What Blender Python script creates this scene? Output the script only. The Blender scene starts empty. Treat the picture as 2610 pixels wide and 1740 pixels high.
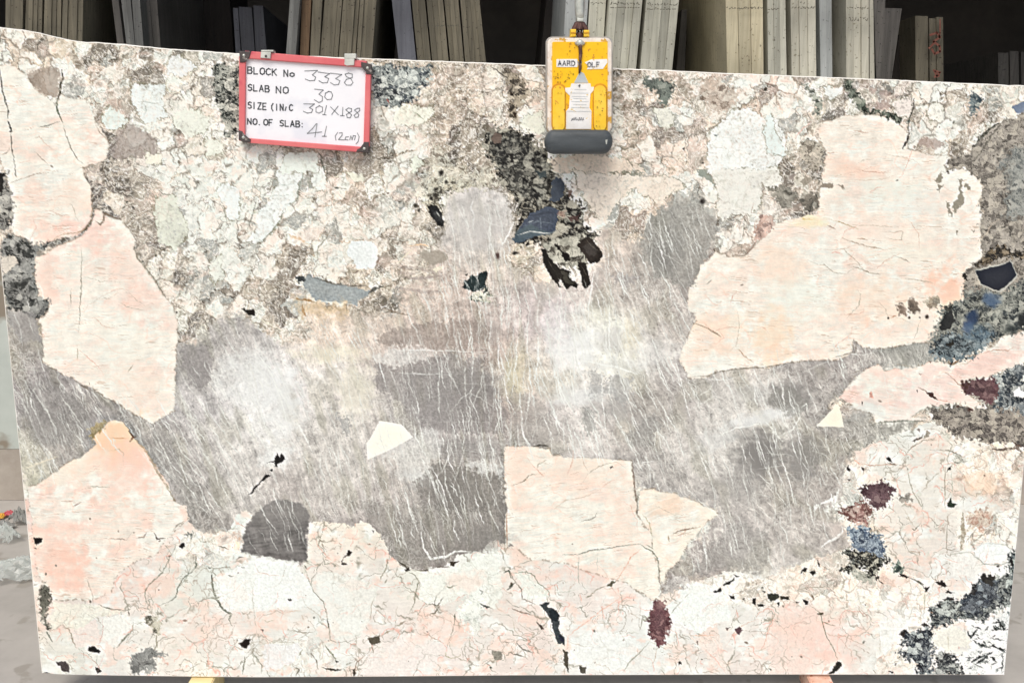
import bpy, bmesh, math, random, time
import numpy as np
from mathutils import Vector
T0 = time.time()
random.seed(7)
sc = bpy.context.scene

# ------------------------------------------------------------------ camera
F_PX, CX, CY = 2300.0, 1305.0, 870.0
CAM = np.array([-0.200, -2.605, 1.619])
PITCH, YAW, ROLL = [math.radians(a) for a in (79.68, -2.90, 1.26)]
def _rot(p, y, r):
    cx, sx = math.cos(p), math.sin(p); Rx = np.array([[1,0,0],[0,cx,-sx],[0,sx,cx]])
    c, s = math.cos(y), math.sin(y); Rz = np.array([[c,-s,0],[s,c,0],[0,0,1]])
    c, s = math.cos(r), math.sin(r); Rr = np.array([[c,-s,0],[s,c,0],[0,0,1]])
    return Rz @ Rx @ Rr
RM = _rot(PITCH, YAW, ROLL)
cam = bpy.data.cameras.new('camera'); co = bpy.data.objects.new('camera', cam)
sc.collection.objects.link(co); sc.camera = co
from mathutils import Matrix
m4 = Matrix.Identity(4)
for i in range(3):
    for j in range(3): m4[i][j] = RM[i, j]
    m4[i][3] = CAM[i]
co.matrix_world = m4
cam.sensor_width = 36; cam.lens = 36*F_PX/2610.0; cam.clip_end = 500; cam.clip_start = .05

# ------------------------------------------------------------------ light
w = bpy.data.worlds.new('World'); sc.world = w; w.use_nodes = True
nt = w.node_tree; bg = nt.nodes['Background']
sky = nt.nodes.new('ShaderNodeTexSky'); sky.sky_type = 'NISHITA'; sky.sun_disc = False
SUN_EL, SUN_AZ = math.radians(52), math.radians(198)    # behind and left of the camera
sky.sun_elevation = SUN_EL; sky.sun_rotation = SUN_AZ; sky.air_density = 1.0; sky.dust_density = 4.0; sky.ozone_density = .6
nt.links.new(sky.outputs[0], bg.inputs[0]); bg.inputs[1].default_value = .10
sl = bpy.data.lights.new('sun', 'SUN'); so = bpy.data.objects.new('sun', sl); sc.collection.objects.link(so)
sl.energy = 1.5; sl.angle = math.radians(28); sl.color = (1, .995, .935)
sd = Vector((math.sin(SUN_AZ)*math.cos(SUN_EL), math.cos(SUN_AZ)*math.cos(SUN_EL), math.sin(SUN_EL)))
so.rotation_euler = sd.to_track_quat('Z', 'Y').to_euler()
sc.view_settings.view_transform = 'Standard'; sc.view_settings.look = 'None'
sc.view_settings.exposure = 0.28; sc.view_settings.gamma = 1

# ------------------------------------------------------------------ helpers
def at(x, y, Y=0.0):
    """point of the vertical plane y=Y seen at photograph position x, y"""
    d = RM @ np.array([(x-CX)/F_PX, -(y-CY)/F_PX, -1.0]); t = (Y-CAM[1])/d[1]
    return Vector(CAM + d*t)
def floor_at(x, y, Z=0.0):
    d = RM @ np.array([(x-CX)/F_PX, -(y-CY)/F_PX, -1.0]); t = (Z-CAM[2])/d[2]
    return Vector(CAM + d*t)
def to_px(P):
    L = (P-CAM) @ RM
    return CX+F_PX*L[..., 0]/-L[..., 2], CY-F_PX*L[..., 1]/-L[..., 2]
KZ = 660/2352.0
def z(c, r, s):
    return [((0,650,1300,1950)[c]+float(a.split(',')[0])*KZ, (0,430,860,1300)[r]+float(a.split(',')[1])*KZ) for a in s.split()]
def d(s):
    return [(float(a.split(',')[0])*1.10969, float(a.split(',')[1])*1.10969) for a in s.split()]
def lin(c):
    c = np.asarray(c, float)/255.0
    return np.where(c <= .04045, c/12.92, ((c+.055)/1.055)**2.4)

def tag(o, label=None, cat=None, group=None, kind=None):
    if label: o['label'] = label
    if cat: o['category'] = cat
    if group: o['group'] = group
    if kind: o['kind'] = kind
    return o
def empty(name, loc, label, cat, group=None):
    o = bpy.data.objects.new(name, None); sc.collection.objects.link(o); o.location = loc; o.empty_display_size = .1
    return tag(o, label, cat, group)
def link_mesh(name, me, mat, parent=None):
    o = bpy.data.objects.new(name, me); sc.collection.objects.link(o)
    if mat and not me.materials: me.materials.append(mat)
    if parent:
        o.parent = parent
        L = Vector((0, 0, 0)); p = parent
        while p: L += Vector(p.location); p = p.parent
        o.location = -L          # geometry is written in world coordinates
    return o
def mesh(name, vs, fs, mat, parent=None, smooth=False):
    me = bpy.data.meshes.new(name); me.from_pydata([tuple(v) for v in vs], [], fs); me.update()
    if smooth: me.polygons.foreach_set('use_smooth', [True]*len(me.polygons))
    return link_mesh(name, me, mat, parent)
def bm_obj(name, bm, mat, parent=None, smooth=False):
    me = bpy.data.meshes.new(name); bmesh.ops.recalc_face_normals(bm, faces=bm.faces); bm.to_mesh(me); bm.free()
    if smooth: me.polygons.foreach_set('use_smooth', [True]*len(me.polygons))
    return link_mesh(name, me, mat, parent)
def prism_bm(front, depth, bm=None, bevel=0):
    """closed solid: polygon of world points, pushed back along +Y"""
    bm = bm or bmesh.new(); n = len(front)
    a = [bm.verts.new(p) for p in front]; b = [bm.verts.new(Vector(p)+Vector((0, depth, 0))) for p in front]
    fr = bm.faces.new(a); bm.faces.new(b[::-1])
    for i in range(n): bm.faces.new((a[i], b[i], b[(i+1) % n], a[(i+1) % n]))
    if bevel:
        bmesh.ops.bevel(bm, geom=list(fr.edges), offset=bevel, segments=3, affect='EDGES', profile=.6)
    return bm
def px_prism(name, pts, Y, depth, mat, parent, bevel=0, smooth=False):
    return bm_obj(name, prism_bm([at(x, y, Y) for x, y in pts], depth, bevel=bevel), mat, parent, smooth)
def tube_bm(pts, r, seg=8, bm=None):
    bm = bm or bmesh.new(); rings = []
    pts = [Vector(p) for p in pts]
    for i, p in enumerate(pts):
        t = (pts[min(i+1, len(pts)-1)]-pts[max(i-1, 0)]).normalized()
        q = t.to_track_quat('Z', 'Y')
        rr = r[i] if isinstance(r, (list, tuple)) else r
        rings.append([bm.verts.new(p+q @ Vector((math.cos(k*2*math.pi/seg)*rr, math.sin(k*2*math.pi/seg)*rr, 0))) for k in range(seg)])
    for A, B in zip(rings, rings[1:]):
        for k in range(seg): bm.faces.new((A[k], A[(k+1) % seg], B[(k+1) % seg], B[k]))
    bm.faces.new(rings[0][::-1]); bm.faces.new(rings[-1])
    return bm
def rrect(x0, y0, x1, y1, r, n=6):
    out = []
    for cx, cy, a0 in ((x1-r, y0+r, -90), (x1-r, y1-r, 0), (x0+r, y1-r, 90), (x0+r, y0+r, 180)):
        for k in range(n+1):
            a = math.radians(a0+90*k/n); out.append((cx+r*math.cos(a), cy+r*math.sin(a)))
    return out

# ------------------------------------------------------------------ node materials
def new_mat(name):
    m = bpy.data.materials.new(name); m.use_nodes = True
    return m, m.node_tree, m.node_tree.nodes['Principled BSDF']
def grime(name, c1, c2, rough=.6, scale=8, stretch=(1,1,1), metal=0, c3=None, s3=40, th=.62, bump=.0, spec=.5, detail=6, coord='Object'):
    """two colours mixed by noise, an optional third in threshold blotches"""
    m, t, p = new_mat(name); N, L = t.nodes, t.links
    tc = N.new('ShaderNodeTexCoord'); mp = N.new('ShaderNodeMapping'); mp.inputs['Scale'].default_value = stretch
    L.new(tc.outputs[coord], mp.inputs[0])
    n1 = N.new('ShaderNodeTexNoise'); n1.inputs['Scale'].default_value = scale; n1.inputs['Detail'].default_value = detail; n1.inputs['Roughness'].default_value = .65
    L.new(mp.outputs[0], n1.inputs[0])
    r = N.new('ShaderNodeValToRGB'); r.color_ramp.elements[0].position = .32; r.color_ramp.elements[1].position = .68
    r.color_ramp.elements[0].color = (*lin(c1), 1); r.color_ramp.elements[1].color = (*lin(c2), 1)
    L.new(n1.outputs[0], r.inputs[0]); out = r.outputs[0]
    if c3 is not None:
        n2 = N.new('ShaderNodeTexNoise'); n2.inputs['Scale'].default_value = s3; n2.inputs['Detail'].default_value = 4
        L.new(tc.outputs[coord], n2.inputs[0])
        rr = N.new('ShaderNodeValToRGB'); rr.color_ramp.elements[0].position = th; rr.color_ramp.elements[1].position = th+.05
        L.new(n2.outputs[0], rr.inputs[0])
        mx = N.new('ShaderNodeMix'); mx.data_type = 'RGBA'; L.new(rr.outputs[0], mx.inputs[0]); L.new(out, mx.inputs[6])
        mx.inputs[7].default_value = (*lin(c3), 1); out = mx.outputs[2]
    L.new(out, p.inputs['Base Color'])
    p.inputs['Roughness'].default_value = rough; p.inputs['Metallic'].default_value = metal; p.inputs['Specular IOR Level'].default_value = spec
    if bump:
        b = N.new('ShaderNodeBump'); b.inputs['Strength'].default_value = bump; b.inputs['Distance'].default_value = .004
        L.new(n1.outputs[0], b.inputs['Height']); L.new(b.outputs[0], p.inputs['Normal'])
    return m

# ================================================================== the polished slab: pattern of its front face
def outline_world(pts): return np.array([list(at(x, y, 0)) for x, y in pts])
top_w = outline_world([(-58,66),(0,72),(60,79),(100,86),(150,98),(180,105),(200,108),(225,111),(250,110.5),(280,113),(330,117),(430,127),(590,138),(900,150),(1310,166),(1700,182),(1950,193),(2300,207),(2610,221),(2699,225)])
bot_w = outline_world([(108,1714),(118,1711),(135,1716),(200,1718),(400,1721),(650,1724),(1000,1722),(1300,1719),(1950,1717),(2559,1718)])
NC, NR = 1320, 800
U = np.linspace(0, 1, NC); V = np.linspace(0, 1, NR)
xt = top_w[0,0]+(top_w[-1,0]-top_w[0,0])*U; xb = bot_w[0,0]+(bot_w[-1,0]-bot_w[0,0])*U
zt = np.interp(xt, top_w[:,0], top_w[:,2]); zb = np.interp(xb, bot_w[:,0], bot_w[:,2])
rng = np.random.RandomState(11)
zt += np.convolve(rng.randn(NC), np.ones(9)/9, 'same')*.0012
GX = xt[None,:]*(1-V[:,None])+xb[None,:]*V[:,None]; GZ = zt[None,:]*(1-V[:,None])+zb[None,:]*V[:,None]
PX, PY = to_px(np.stack([GX, np.zeros_like(GX), GZ], -1))
PX = PX.astype(np.float32); PY = PY.astype(np.float32)
C = np.zeros((NR, NC, 3), np.float32)
rowlo, rowhi = PY.min(1), PY.max(1); collo, colhi = PX.min(0), PX.max(0)
def win(x0, y0, x1, y1):
    r = np.where((rowhi >= y0) & (rowlo <= y1))[0]; c = np.where((colhi >= x0) & (collo <= x1))[0]
    if len(r) == 0 or len(c) == 0: return None
    return (slice(r[0], r[-1]+1), slice(c[0], c[-1]+1))
ALL = (slice(0, NR), slice(0, NC))
GA = np.random.RandomState(3).rand(65536).astype(np.float32)*2*np.pi
GCO, GSI = np.cos(GA), np.sin(GA); GR = np.random.RandomState(4).rand(65536).astype(np.float32)
def _h(i, j, s): return ((i*73856093) ^ (j*19349663) ^ (s*83492791+12345)) & 65535
def gn(x, y, s=0):
    xi = np.floor(x).astype(np.int32); yi = np.floor(y).astype(np.int32); fx = x-xi; fy = y-yi
    u = fx*fx*fx*(fx*(fx*6-15)+10); v = fy*fy*fy*(fy*(fy*6-15)+10)
    def g(i, j):
        h = _h(xi+i, yi+j, s); return GCO[h]*(fx-i)+GSI[h]*(fy-j)
    a = g(0,0); b = g(1,0); c = g(0,1); e = g(1,1)
    return ((a+u*(b-a))+v*((c+u*(e-c))-(a+u*(b-a))))*1.5
def fbm(x, y, o=4, s=0, g=.55):
    t = 0; a = 1; n = 0
    for k in range(o):
        t = t+a*gn(x*2**k+k*17.3, y*2**k-k*9.1, s+k); n += a; a *= g
    return t/n
def worley(x, y, s=0):
    xi = np.floor(x).astype(np.int32); yi = np.floor(y).astype(np.int32)
    f1 = np.full(x.shape, 9, np.float32); f2 = f1.copy(); idr = np.zeros(x.shape, np.int32)
    for i in (-1,0,1):
        for j in (-1,0,1):
            h = _h(xi+i, yi+j, s); px = xi+i+GR[h]; py = yi+j+GR[(h*7+13) & 65535]
            dd = (px-x)**2+(py-y)**2
            n = dd < f1; f2 = np.where(n, f1, np.minimum(f2, dd)); idr = np.where(n, h, idr); f1 = np.where(n, dd, f1)
    return np.sqrt(f1), np.sqrt(f2), idr
def sstep(a, b, x): t = np.clip((x-a)/(b-a), 0, 1); return t*t*(3-2*t)
# shared warp fields
W1x, W1y = fbm(PX/45, PY/45, 3, 50), fbm(PX/45, PY/45, 3, 60)
W2x, W2y = fbm(PX/9, PY/9, 2, 70), fbm(PX/9, PY/9, 2, 80)
LOW = fbm(PX/160, PY/160, 3, 90)
GRAIN = gn(PX/4.3, PY/4.3, 95)*.6+gn(PX/8.1, PY/8.1, 96)*.6
print('noise', time.time()-T0)
def sdist(pts, X, Y):
    """signed distance, positive inside"""
    dm = np.full(X.shape, 1e9, np.float32); ins = np.zeros(X.shape, bool); n = len(pts)
    for i in range(n):
        x0, y0 = pts[i]; x1, y1 = pts[(i+1) % n]; ex, ey = x1-x0, y1-y0; l = ex*ex+ey*ey+1e-9
        t = np.clip(((X-x0)*ex+(Y-y0)*ey)/l, 0, 1)
        dm = np.minimum(dm, (X-x0-t*ex)**2+(Y-y0-t*ey)**2)
        if y0 != y1:
            c = ((y0 > Y) != (y1 > Y)) & (X < (x1-x0)*(Y-y0)/(y1-y0)+x0); ins ^= c
    dm = np.sqrt(dm); return np.where(ins, dm, -dm)
def poly(pts, amp=4, fine=2.0, soft=1.6, pad=12):
    xs = [p[0] for p in pts]; ys = [p[1] for p in pts]; q = pad+amp+fine
    s = win(min(xs)-q, min(ys)-q, max(xs)+q, max(ys)+q)
    if s is None: return None, None, None
    sd = sdist(pts, PX[s]+W1x[s]*amp*2+W2x[s]*fine*2, PY[s]+W1y[s]*amp*2+W2y[s]*fine*2)
    return s, sstep(-soft, soft, sd), sd
def over(s, m, col):
    col = np.asarray(col, np.float32)
    if col.ndim == 1: col = col/255.0
    C[s] = C[s]*(1-m[..., None])+col*m[..., None]
def fill(pts, col, alpha=1, amp=4, fine=2, soft=1.6, var=.05):
    s, m, sd = poly(pts, amp, fine, soft)
    if s is None: return
    c = np.array(col, np.float32)/255*(1+var*(GRAIN[s][..., None]*1.4+LOW[s][..., None]))
    over(s, m*alpha, c); return s, m, sd
def line(pts, wd=1.5, col=(110,108,95), alpha=.8, amp=3, fine=1.5, taper=True, brk=0):
    xs = [p[0] for p in pts]; ys = [p[1] for p in pts]; q = wd*2+amp*2+fine*2+4
    s = win(min(xs)-q, min(ys)-q, max(xs)+q, max(ys)+q)
    if s is None: return
    X = PX[s]+W1x[s]*amp+W2x[s]*fine; Y = PY[s]+W1y[s]*amp+W2y[s]*fine
    best = np.full(X.shape, 1e9, np.float32); wd_ = np.full(X.shape, wd, np.float32); n = len(pts)-1
    for i in range(n):
        (x0, y0), (x1, y1) = pts[i], pts[i+1]; ex, ey = x1-x0, y1-y0; l = ex*ex+ey*ey+1e-9
        t = np.clip(((X-x0)*ex+(Y-y0)*ey)/l, 0, 1); dd = (X-x0-t*ex)**2+(Y-y0-t*ey)**2
        nn = dd < best; best = np.where(nn, dd, best)
        if taper: wd_ = np.where(nn, wd*(.35+.65*np.sin(np.pi*np.clip((i+t)/n, .02, .98))), wd_)
    m = sstep(wd_+1.0, wd_-1.0, np.sqrt(best))*np.minimum(1, wd_*.9)*np.clip(.82+W2y[s]*.9+W1x[s]*.5, .35, 1)
    if brk: m = m*sstep(-.25+brk*.3, .05+brk*.3, W1x[s]+W2y[s]*.6)
    over(s, np.clip(m*alpha, 0, 1), col)
mo_ = fbm(PX/26, PY/20, 3, 97, .6)
def blob(x, y, rx, ry, col, alpha=.6, ang=0, warp=.5, clip=None):
    R = max(rx, ry)*1.7+10; s = win(x-R, y-R, x+R, y+R)
    if s is None: return
    dx, dy = PX[s]-x+W1x[s]*rx*warp, PY[s]-y+W1y[s]*ry*warp; ca, sa = math.cos(math.radians(ang)), math.sin(math.radians(ang))
    q = np.sqrt(((dx*ca+dy*sa)/rx)**2+((dy*ca-dx*sa)/ry)**2)
    over(s, sstep(1.45, .35, q+W2x[s]*.2+mo_[s]*.5)*alpha*(1 if clip is None else clip[s]), col)
def rbf(txt, rad=62):
    """smooth colour field from 'x,y,r,g,b' samples (x, y in sketch units)"""
    a = np.array([[float(v) for v in q.split(',')] for q in txt.split()]); gx = np.linspace(-80, 2740, 95); gy = np.linspace(40, 1760, 58)
    QX, QY = np.meshgrid(gx, gy); num = np.zeros(QX.shape+(3,)); den = np.zeros(QX.shape)
    for r in a:
        wgt = np.exp(-((QX-r[0]*1.10969)**2+(QY-r[1]*1.10969)**2)/(2*rad*rad))+1e-9/((QX-r[0]*1.10969)**2+(QY-r[1]*1.10969)**2+1)
        num += wgt[..., None]*r[2:5]; den += wgt
    f = (num/den[..., None]/255).astype(np.float32)
    u = np.clip((PX+W1x*26-gx[0])/(gx[1]-gx[0]), 0, 93.99); v = np.clip((PY+W1y*26-gy[0])/(gy[1]-gy[0]), 0, 56.99)
    i = u.astype(int); j = v.astype(int); fu = (u-i)[..., None]; fv = (v-j)[..., None]
    return (f[j, i]*(1-fu)+f[j, i+1]*fu)*(1-fv)+(f[j+1, i]*(1-fu)+f[j+1, i+1]*fu)*fv

# ---- A: brecciated ground mass (upper band, also under everything)
A = rbf("""50,130,232,218,200 200,160,213,205,190 330,220,228,228,222 420,250,230,232,224 280,330,182,172,166 330,290,190,185,178 450,350,230,230,220 250,430,165,155,150
330,420,206,204,194 420,450,228,228,218 520,450,230,230,224 720,400,234,234,228 800,460,185,166,152 880,380,218,212,195 930,300,226,216,196 1020,200,196,182,166 1050,260,172,160,147
1130,230,186,172,162 1200,250,235,220,205 1000,350,186,172,158 950,420,232,228,210 820,340,226,210,190 600,550,208,198,184 700,580,218,204,186 760,540,228,206,184 900,540,208,198,186
950,600,190,180,166 450,600,205,200,190 380,620,182,178,170 430,700,192,188,180 560,660,212,205,192 640,700,208,202,192 520,560,226,226,216 480,530,234,234,230 1450,230,198,184,170
1560,250,214,204,195 1600,300,224,214,204 1650,220,200,182,168 1480,380,214,196,182 1560,340,226,212,200 1450,420,240,224,208 1380,400,238,226,210 1600,400,216,206,196 1750,200,242,218,204
1800,220,240,216,203 1880,220,228,230,222 1960,230,182,176,165 2040,240,196,178,170 2130,230,234,234,228 2170,260,240,236,222 2250,230,196,190,178 2300,260,206,206,192 2180,340,226,206,192
1850,350,190,180,166 1800,440,190,178,168 1740,520,226,198,188 2330,330,168,168,158 2330,450,152,148,140 2230,330,205,195,180 150,120,222,212,196 100,180,232,212,196 150,230,228,215,200
370,150,215,212,200 440,160,228,230,220 300,160,190,178,160 560,420,232,232,224 620,480,226,226,216 700,480,222,214,202 880,480,200,196,188 950,500,190,186,178 1100,380,150,145,135
1700,250,228,214,200 1550,440,222,204,190 1400,300,196,184,172 1700,350,232,230,222 2050,1050,240,228,215 550,500,222,218,205 650,620,212,200,184 820,620,206,196,182 350,520,196,188,180 0,600,170,165,158""", 58)
wx, wy = PX+W1x*16+W2x*5, PY+W1y*16+W2y*5
lum = A.mean(2)
A = np.clip((lum[..., None]+(A-lum[..., None])*.78)*1.03+.022, 0, 1)*np.array([1.005,.985,.975], np.float32)
# small fragments
f1, f2, idr = worley(wx/44, wy/52, 5); cell = GR[idr]; edge = f2-f1
f1b, f2b, idb = worley(wx/19+3.3, wy/21, 15); cellb = GR[idb]; edgeb = f2b-f1b
tint = np.stack([np.ones_like(cell), .996-.012*cellb, .99-.035*cell], -1)
bright = sstep(.70, .90, lum)
amt = (.30-.16*bright)
A1 = A*(1+(cell-.5)[..., None]*amt[..., None]*1.25+(cellb-.5)[..., None]*.13)*tint
rip = fbm(wx/38, wy/42, 4, 21, .58)
A1 *= (1+rip*.30*(1.15-bright))[..., None]
g1, g2, gid = worley((PX+W1x*30+W2x*7)/96+.7, (PY+W1y*30+W2y*7)/88, 45); gc_ = GR[gid]; ge = (g2-g1)
big = sstep(.50, .56, gc_)*sstep(.66, .80, lum)*sstep(.02, .05, ge)
A1 = A1+(np.array([237,240,234], np.float32)/255*(1+.035*rip[..., None]+.03*(cellb-.5)[..., None])-A1)*(big*.72)[..., None]
brn = sstep(.30, .22, gc_)*sstep(.02, .06, ge)*sstep(.93, .80, lum); A1 = A1+(np.array([168,158,146], np.float32)/255*(1+.35*rip[..., None])-A1)*(brn*.62)[..., None]
gl = np.exp(-(ge*22)**2)*sstep(-.3, .1, W2x+LOW+W1y*.5); A1 = A1+(np.array([124,116,104], np.float32)/255-A1)*(gl*sstep(-.4, .4, LOW*2+W2y)*.85)[..., None]
bg_ = 1-big*.7
q1 = fbm(wx/62+gn(PX/80, PY/80, 22)*1.2, wy/58, 3, 23, .5); sw = np.sin(q1*24+gc_*6); q2 = fbm(wx/34, wy/38, 2, 25, .5); sw2 = np.sin(q2*16+cell*5)
wc = sstep(.60, .66, cell)*sstep(.64, .80, lum)*sstep(.06, .10, edge)
A1 = A1+(np.array([238,240,234], np.float32)/255*(1+.05*rip[..., None])-A1)*(wc*.75)[..., None]
gc = sstep(.26, .20, cell)*sstep(.05, .09, edge); A1 = A1*(1-.20*gc[..., None])
pk = sstep(.45, .40, np.abs(cellb-.5)*2)*sstep(.4, .5, cell); A1 = A1+(np.array([246,222,208], np.float32)/255-A1)*(pk*.34)[..., None]
pz = sstep(.10, .36, fbm(PX/110+3, PY/80, 4, 27, .6))*sstep(.6, .78, lum); A1 = A1+(np.array([244,218,204], np.float32)/255*(1+rip[..., None]*.12)-A1)*(pz*.55)[..., None]
dk_ = (sstep(.55, .98, -sw)*.5+sstep(.6, .98, -sw2)*.45)*sstep(-.5, .2, W1y-LOW)
A1 = A1+(np.array([112,104,88], np.float32)/255-A1)*(np.clip(dk_, 0, .8)*(.70-.36*bright)*bg_)[..., None]
lt_ = (sstep(.72, .99, sw)*.6+sstep(.78, .99, sw2)*.6)
A1 = A1+(np.array([250,244,236], np.float32)/255-A1)*(np.clip(lt_, 0, 1)*.75)[..., None]
# cream filigree in the brown parts, olive cracks in the white ones
fil = np.exp(-(np.abs(gn(wx/24+W2x*.2, wy/28, 31))*13)**2)*.7+np.exp(-(np.abs(gn(wx/38, wy/36, 33))*20)**2)*.75
A1 = A1+(np.array([247,234,220], np.float32)/255-A1)*(np.clip(fil, 0, 1)*(.72-.45*bright)*sstep(-.45, .15, LOW+W1y)*1.1)[..., None]
crk = np.exp(-(edge*15)**2)*sstep(-.15, .2, W1x+LOW)+np.exp(-(np.abs(gn(wx/31, wy/34, 35))*26)**2)*.8*sstep(-.1, .25, W1y)
crk2 = np.exp(-(edgeb*9)**2)*sstep(.0, .35, W1y-W1x*.4)
A1 = A1+(np.array([122,114,104], np.float32)/255-A1)*(np.clip(crk*.75+crk2*.6, 0, 1)*(.45+.38*bright))[..., None]
dsp = sstep(.34, .62, gn(wx/10, wy/10, 41)+LOW*.5)*sstep(.95, .7, lum)
A1 = A1+(np.array([112,98,84], np.float32)/255-A1)*(dsp*.24)[..., None]
wsp = sstep(.40, .60, gn(wx/9, wy/7, 43))
A1 = A1+(np.array([248,243,228], np.float32)/255-A1)*(wsp*.26)[..., None]
C[:] = A1*(1+GRAIN*.025)[..., None]
print('A', time.time()-T0)

# ---- B: grey streaked quartz mass
Bf = rbf("""100,900,150,146,145 200,950,146,143,141 60,750,160,156,150 50,620,130,125,118 150,1010,158,154,150 60,1090,190,188,175 450,820,161,159,156 520,780,168,165,163 560,850,194,193,192
600,900,224,224,224 640,960,225,225,224 680,900,206,203,202 760,850,214,210,205 800,920,210,205,200 450,950,190,188,188 400,1010,160,157,155 450,1080,165,162,160 520,1050,196,194,191
560,1130,190,188,185 480,1170,150,147,143 700,1000,195,192,188 760,960,188,186,182 740,1060,185,182,178 800,1100,195,192,188 650,1130,175,170,167 820,1170,166,161,158 760,760,214,200,186
850,760,190,180,172 930,790,195,185,180 1000,700,194,181,172 1050,760,172,160,153 1100,740,184,174,168 950,860,158,155,153 1050,880,160,157,156 1130,880,150,146,144 1130,800,172,158,152
1000,960,164,161,161 1080,940,160,156,154 950,1060,184,181,176 900,1130,170,165,162 1020,1130,142,139,135 1100,1120,148,145,140 1090,1020,165,160,158 1000,1220,148,144,141 1100,1230,138,134,131
920,1240,148,144,140 1200,720,184,175,172 1250,740,200,192,194 1250,830,202,197,190 1180,860,202,194,174 1320,780,228,226,228 1380,780,214,218,208 1330,860,220,218,212 1420,820,226,226,214
1500,800,202,200,198 1540,760,182,176,170 1250,950,185,180,178 1180,930,180,168,162 1330,920,212,210,208 1400,930,184,180,177 1460,960,170,165,161 1330,990,195,191,188 1230,1000,162,158,154
1500,920,166,163,157 1560,900,164,159,158 1600,980,186,183,180 1500,1080,172,169,166 1640,900,190,188,184 1700,900,185,183,180 1750,950,202,200,196 1650,1000,200,198,194 1850,870,164,160,157
1960,850,158,153,150 1700,1150,176,173,170 1800,1130,162,158,153 1800,1220,178,174,170 1900,1050,164,160,155 1880,1150,170,165,161 1700,1230,172,168,166 1600,1280,162,157,154 1760,1300,190,187,183
1980,960,152,150,145 2050,990,156,156,150 2080,810,154,154,149 1060,500,202,198,195 1130,480,198,195,193 1100,560,192,188,183 1150,600,186,178,170 1420,560,190,180,172 1560,520,162,160,155
1520,580,146,143,138 1560,640,156,152,148 1600,600,170,164,158 1450,660,186,180,174 1400,480,212,202,192 1330,640,188,180,175 950,680,190,178,168 1000,640,182,170,162 880,700,196,184,170 300,1000,150,147,143
1560,700,170,164,160 1640,520,170,164,158 1700,800,200,190,180""", 42)
ang = np.where(PX < 1150, 27, np.where(PX > 1750, 17, 11)).astype(np.float32)
ang = np.interp(PX, [0,300,700,1100,1350,1550,1800,2200], [26,27,24,20,8,14,18,24])
sa, ca = np.sin(np.radians(ang)), np.cos(np.radians(ang))
al = PX*sa+PY*ca; ac = PX*ca-PY*sa
sx = ac+W1x*9+W2x*1.5
st1 = gn(sx/7.5, al/150, 101); st2 = gn(sx/3.6, al/75, 103); st3 = gn(sx/19, al/240, 105)
rid = np.exp(-(np.abs(gn(sx/13, al/170, 107))*20)**2)*sstep(-.1, .3, gn(ac/60, al/120, 108)+.1)
mot = fbm(PX/24, PY/24, 4, 111, .7)
mot2 = fbm(PX/70+W1x*.5, PY/60, 3, 113, .6)
B1 = (Bf*1.0+.006)*(1.075+st1*.055+st2*.05+st3*.07+mot*.22+mot2*.16)[..., None]
B1 = B1+(np.array([240,238,232], np.float32)/255-B1)*np.clip(rid*.62*sstep(-.35, .2, mot2)+sstep(.3, .6, st1)*.07, 0, 1)[..., None]
B1 = B1+(np.array([150,150,130], np.float32)/255-B1)*(sstep(.1, .5, gn(sx/40, al/130, 115))*.22)[..., None]
speck = sstep(.36, .6, gn(wx/7, wy/7, 117)); B1 = B1+(np.array([238,236,230], np.float32)/255-B1)*(speck*.22)[..., None]
speck = sstep(.36, .6, gn(wx/6.2, wy/8, 119)); B1 = B1*(1-speck*.10)[..., None]
ret = np.exp(-(np.abs(gn(PX/10+W1x*1.5, PY/13+W1y*1.5, 121))*7)**2)*sstep(-.3, .3, fbm(PX/90, PY/90, 2, 122))
B1 = B1+(np.array([240,240,236], np.float32)/255-B1)*(ret*.38)[..., None]
B1 *= (1+GRAIN*.05)[..., None]
Bpoly = (d("10,690 60,640 100,570 115,640 110,700") + d("80,700 95,760 140,800 220,850 300,890 350,900 385,890 395,800 440,782 500,735 555,722 590,752 650,782 720,770 690,720 700,700 760,710 830,725 905,720 930,655 1000,640 980,600 940,590 1010,570 1025,520 1010,480 1050,435 1100,425 1150,440 1172,490 1178,560 1160,600 1200,640 1270,650 1340,640 1385,590 1370,560 1380,525 1400,515 1440,560 1475,550 1490,500 1560,455 1640,500 1650,560 1620,600 1600,640 1600,700 1600,770 1590,830 1590,840 1650,840 1800,810 1960,780 2150,765 2160,830 2030,845 2000,860 1915,925 1880,975 1990,945 2010,975 2120,960 2080,985 1960,1035 1940,1080 1945,1130 1900,1165 1960,1250 1925,1290 1860,1320 1760,1345 1640,1352 1590,1360 1510,1385 1540,1300 1620,1225 1650,1165 1560,1140 1470,1122 1440,1085 1310,1075 1185,1050 1185,1280 1120,1290 1080,1310 1000,1325 940,1325 870,1290 850,1240 830,1225 725,1225 720,1310 640,1305 560,1290 490,1262 430,1235 400,1180 330,1050 300,1040 290,1040 260,1020 245,1030 225,1030 130,1080 60,1130 20,1000 0,800"))
s, m, sd = poly(Bpoly, 9, 9, 12)
B1 *= np.array([1.008, .99, .982], np.float32)
over(s, m, B1[s]); MB = np.zeros((NR, NC), np.float32); MB[s] = m
# hazy mixed zone above: let grey bleed a little
print('B', time.time()-T0)

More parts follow.
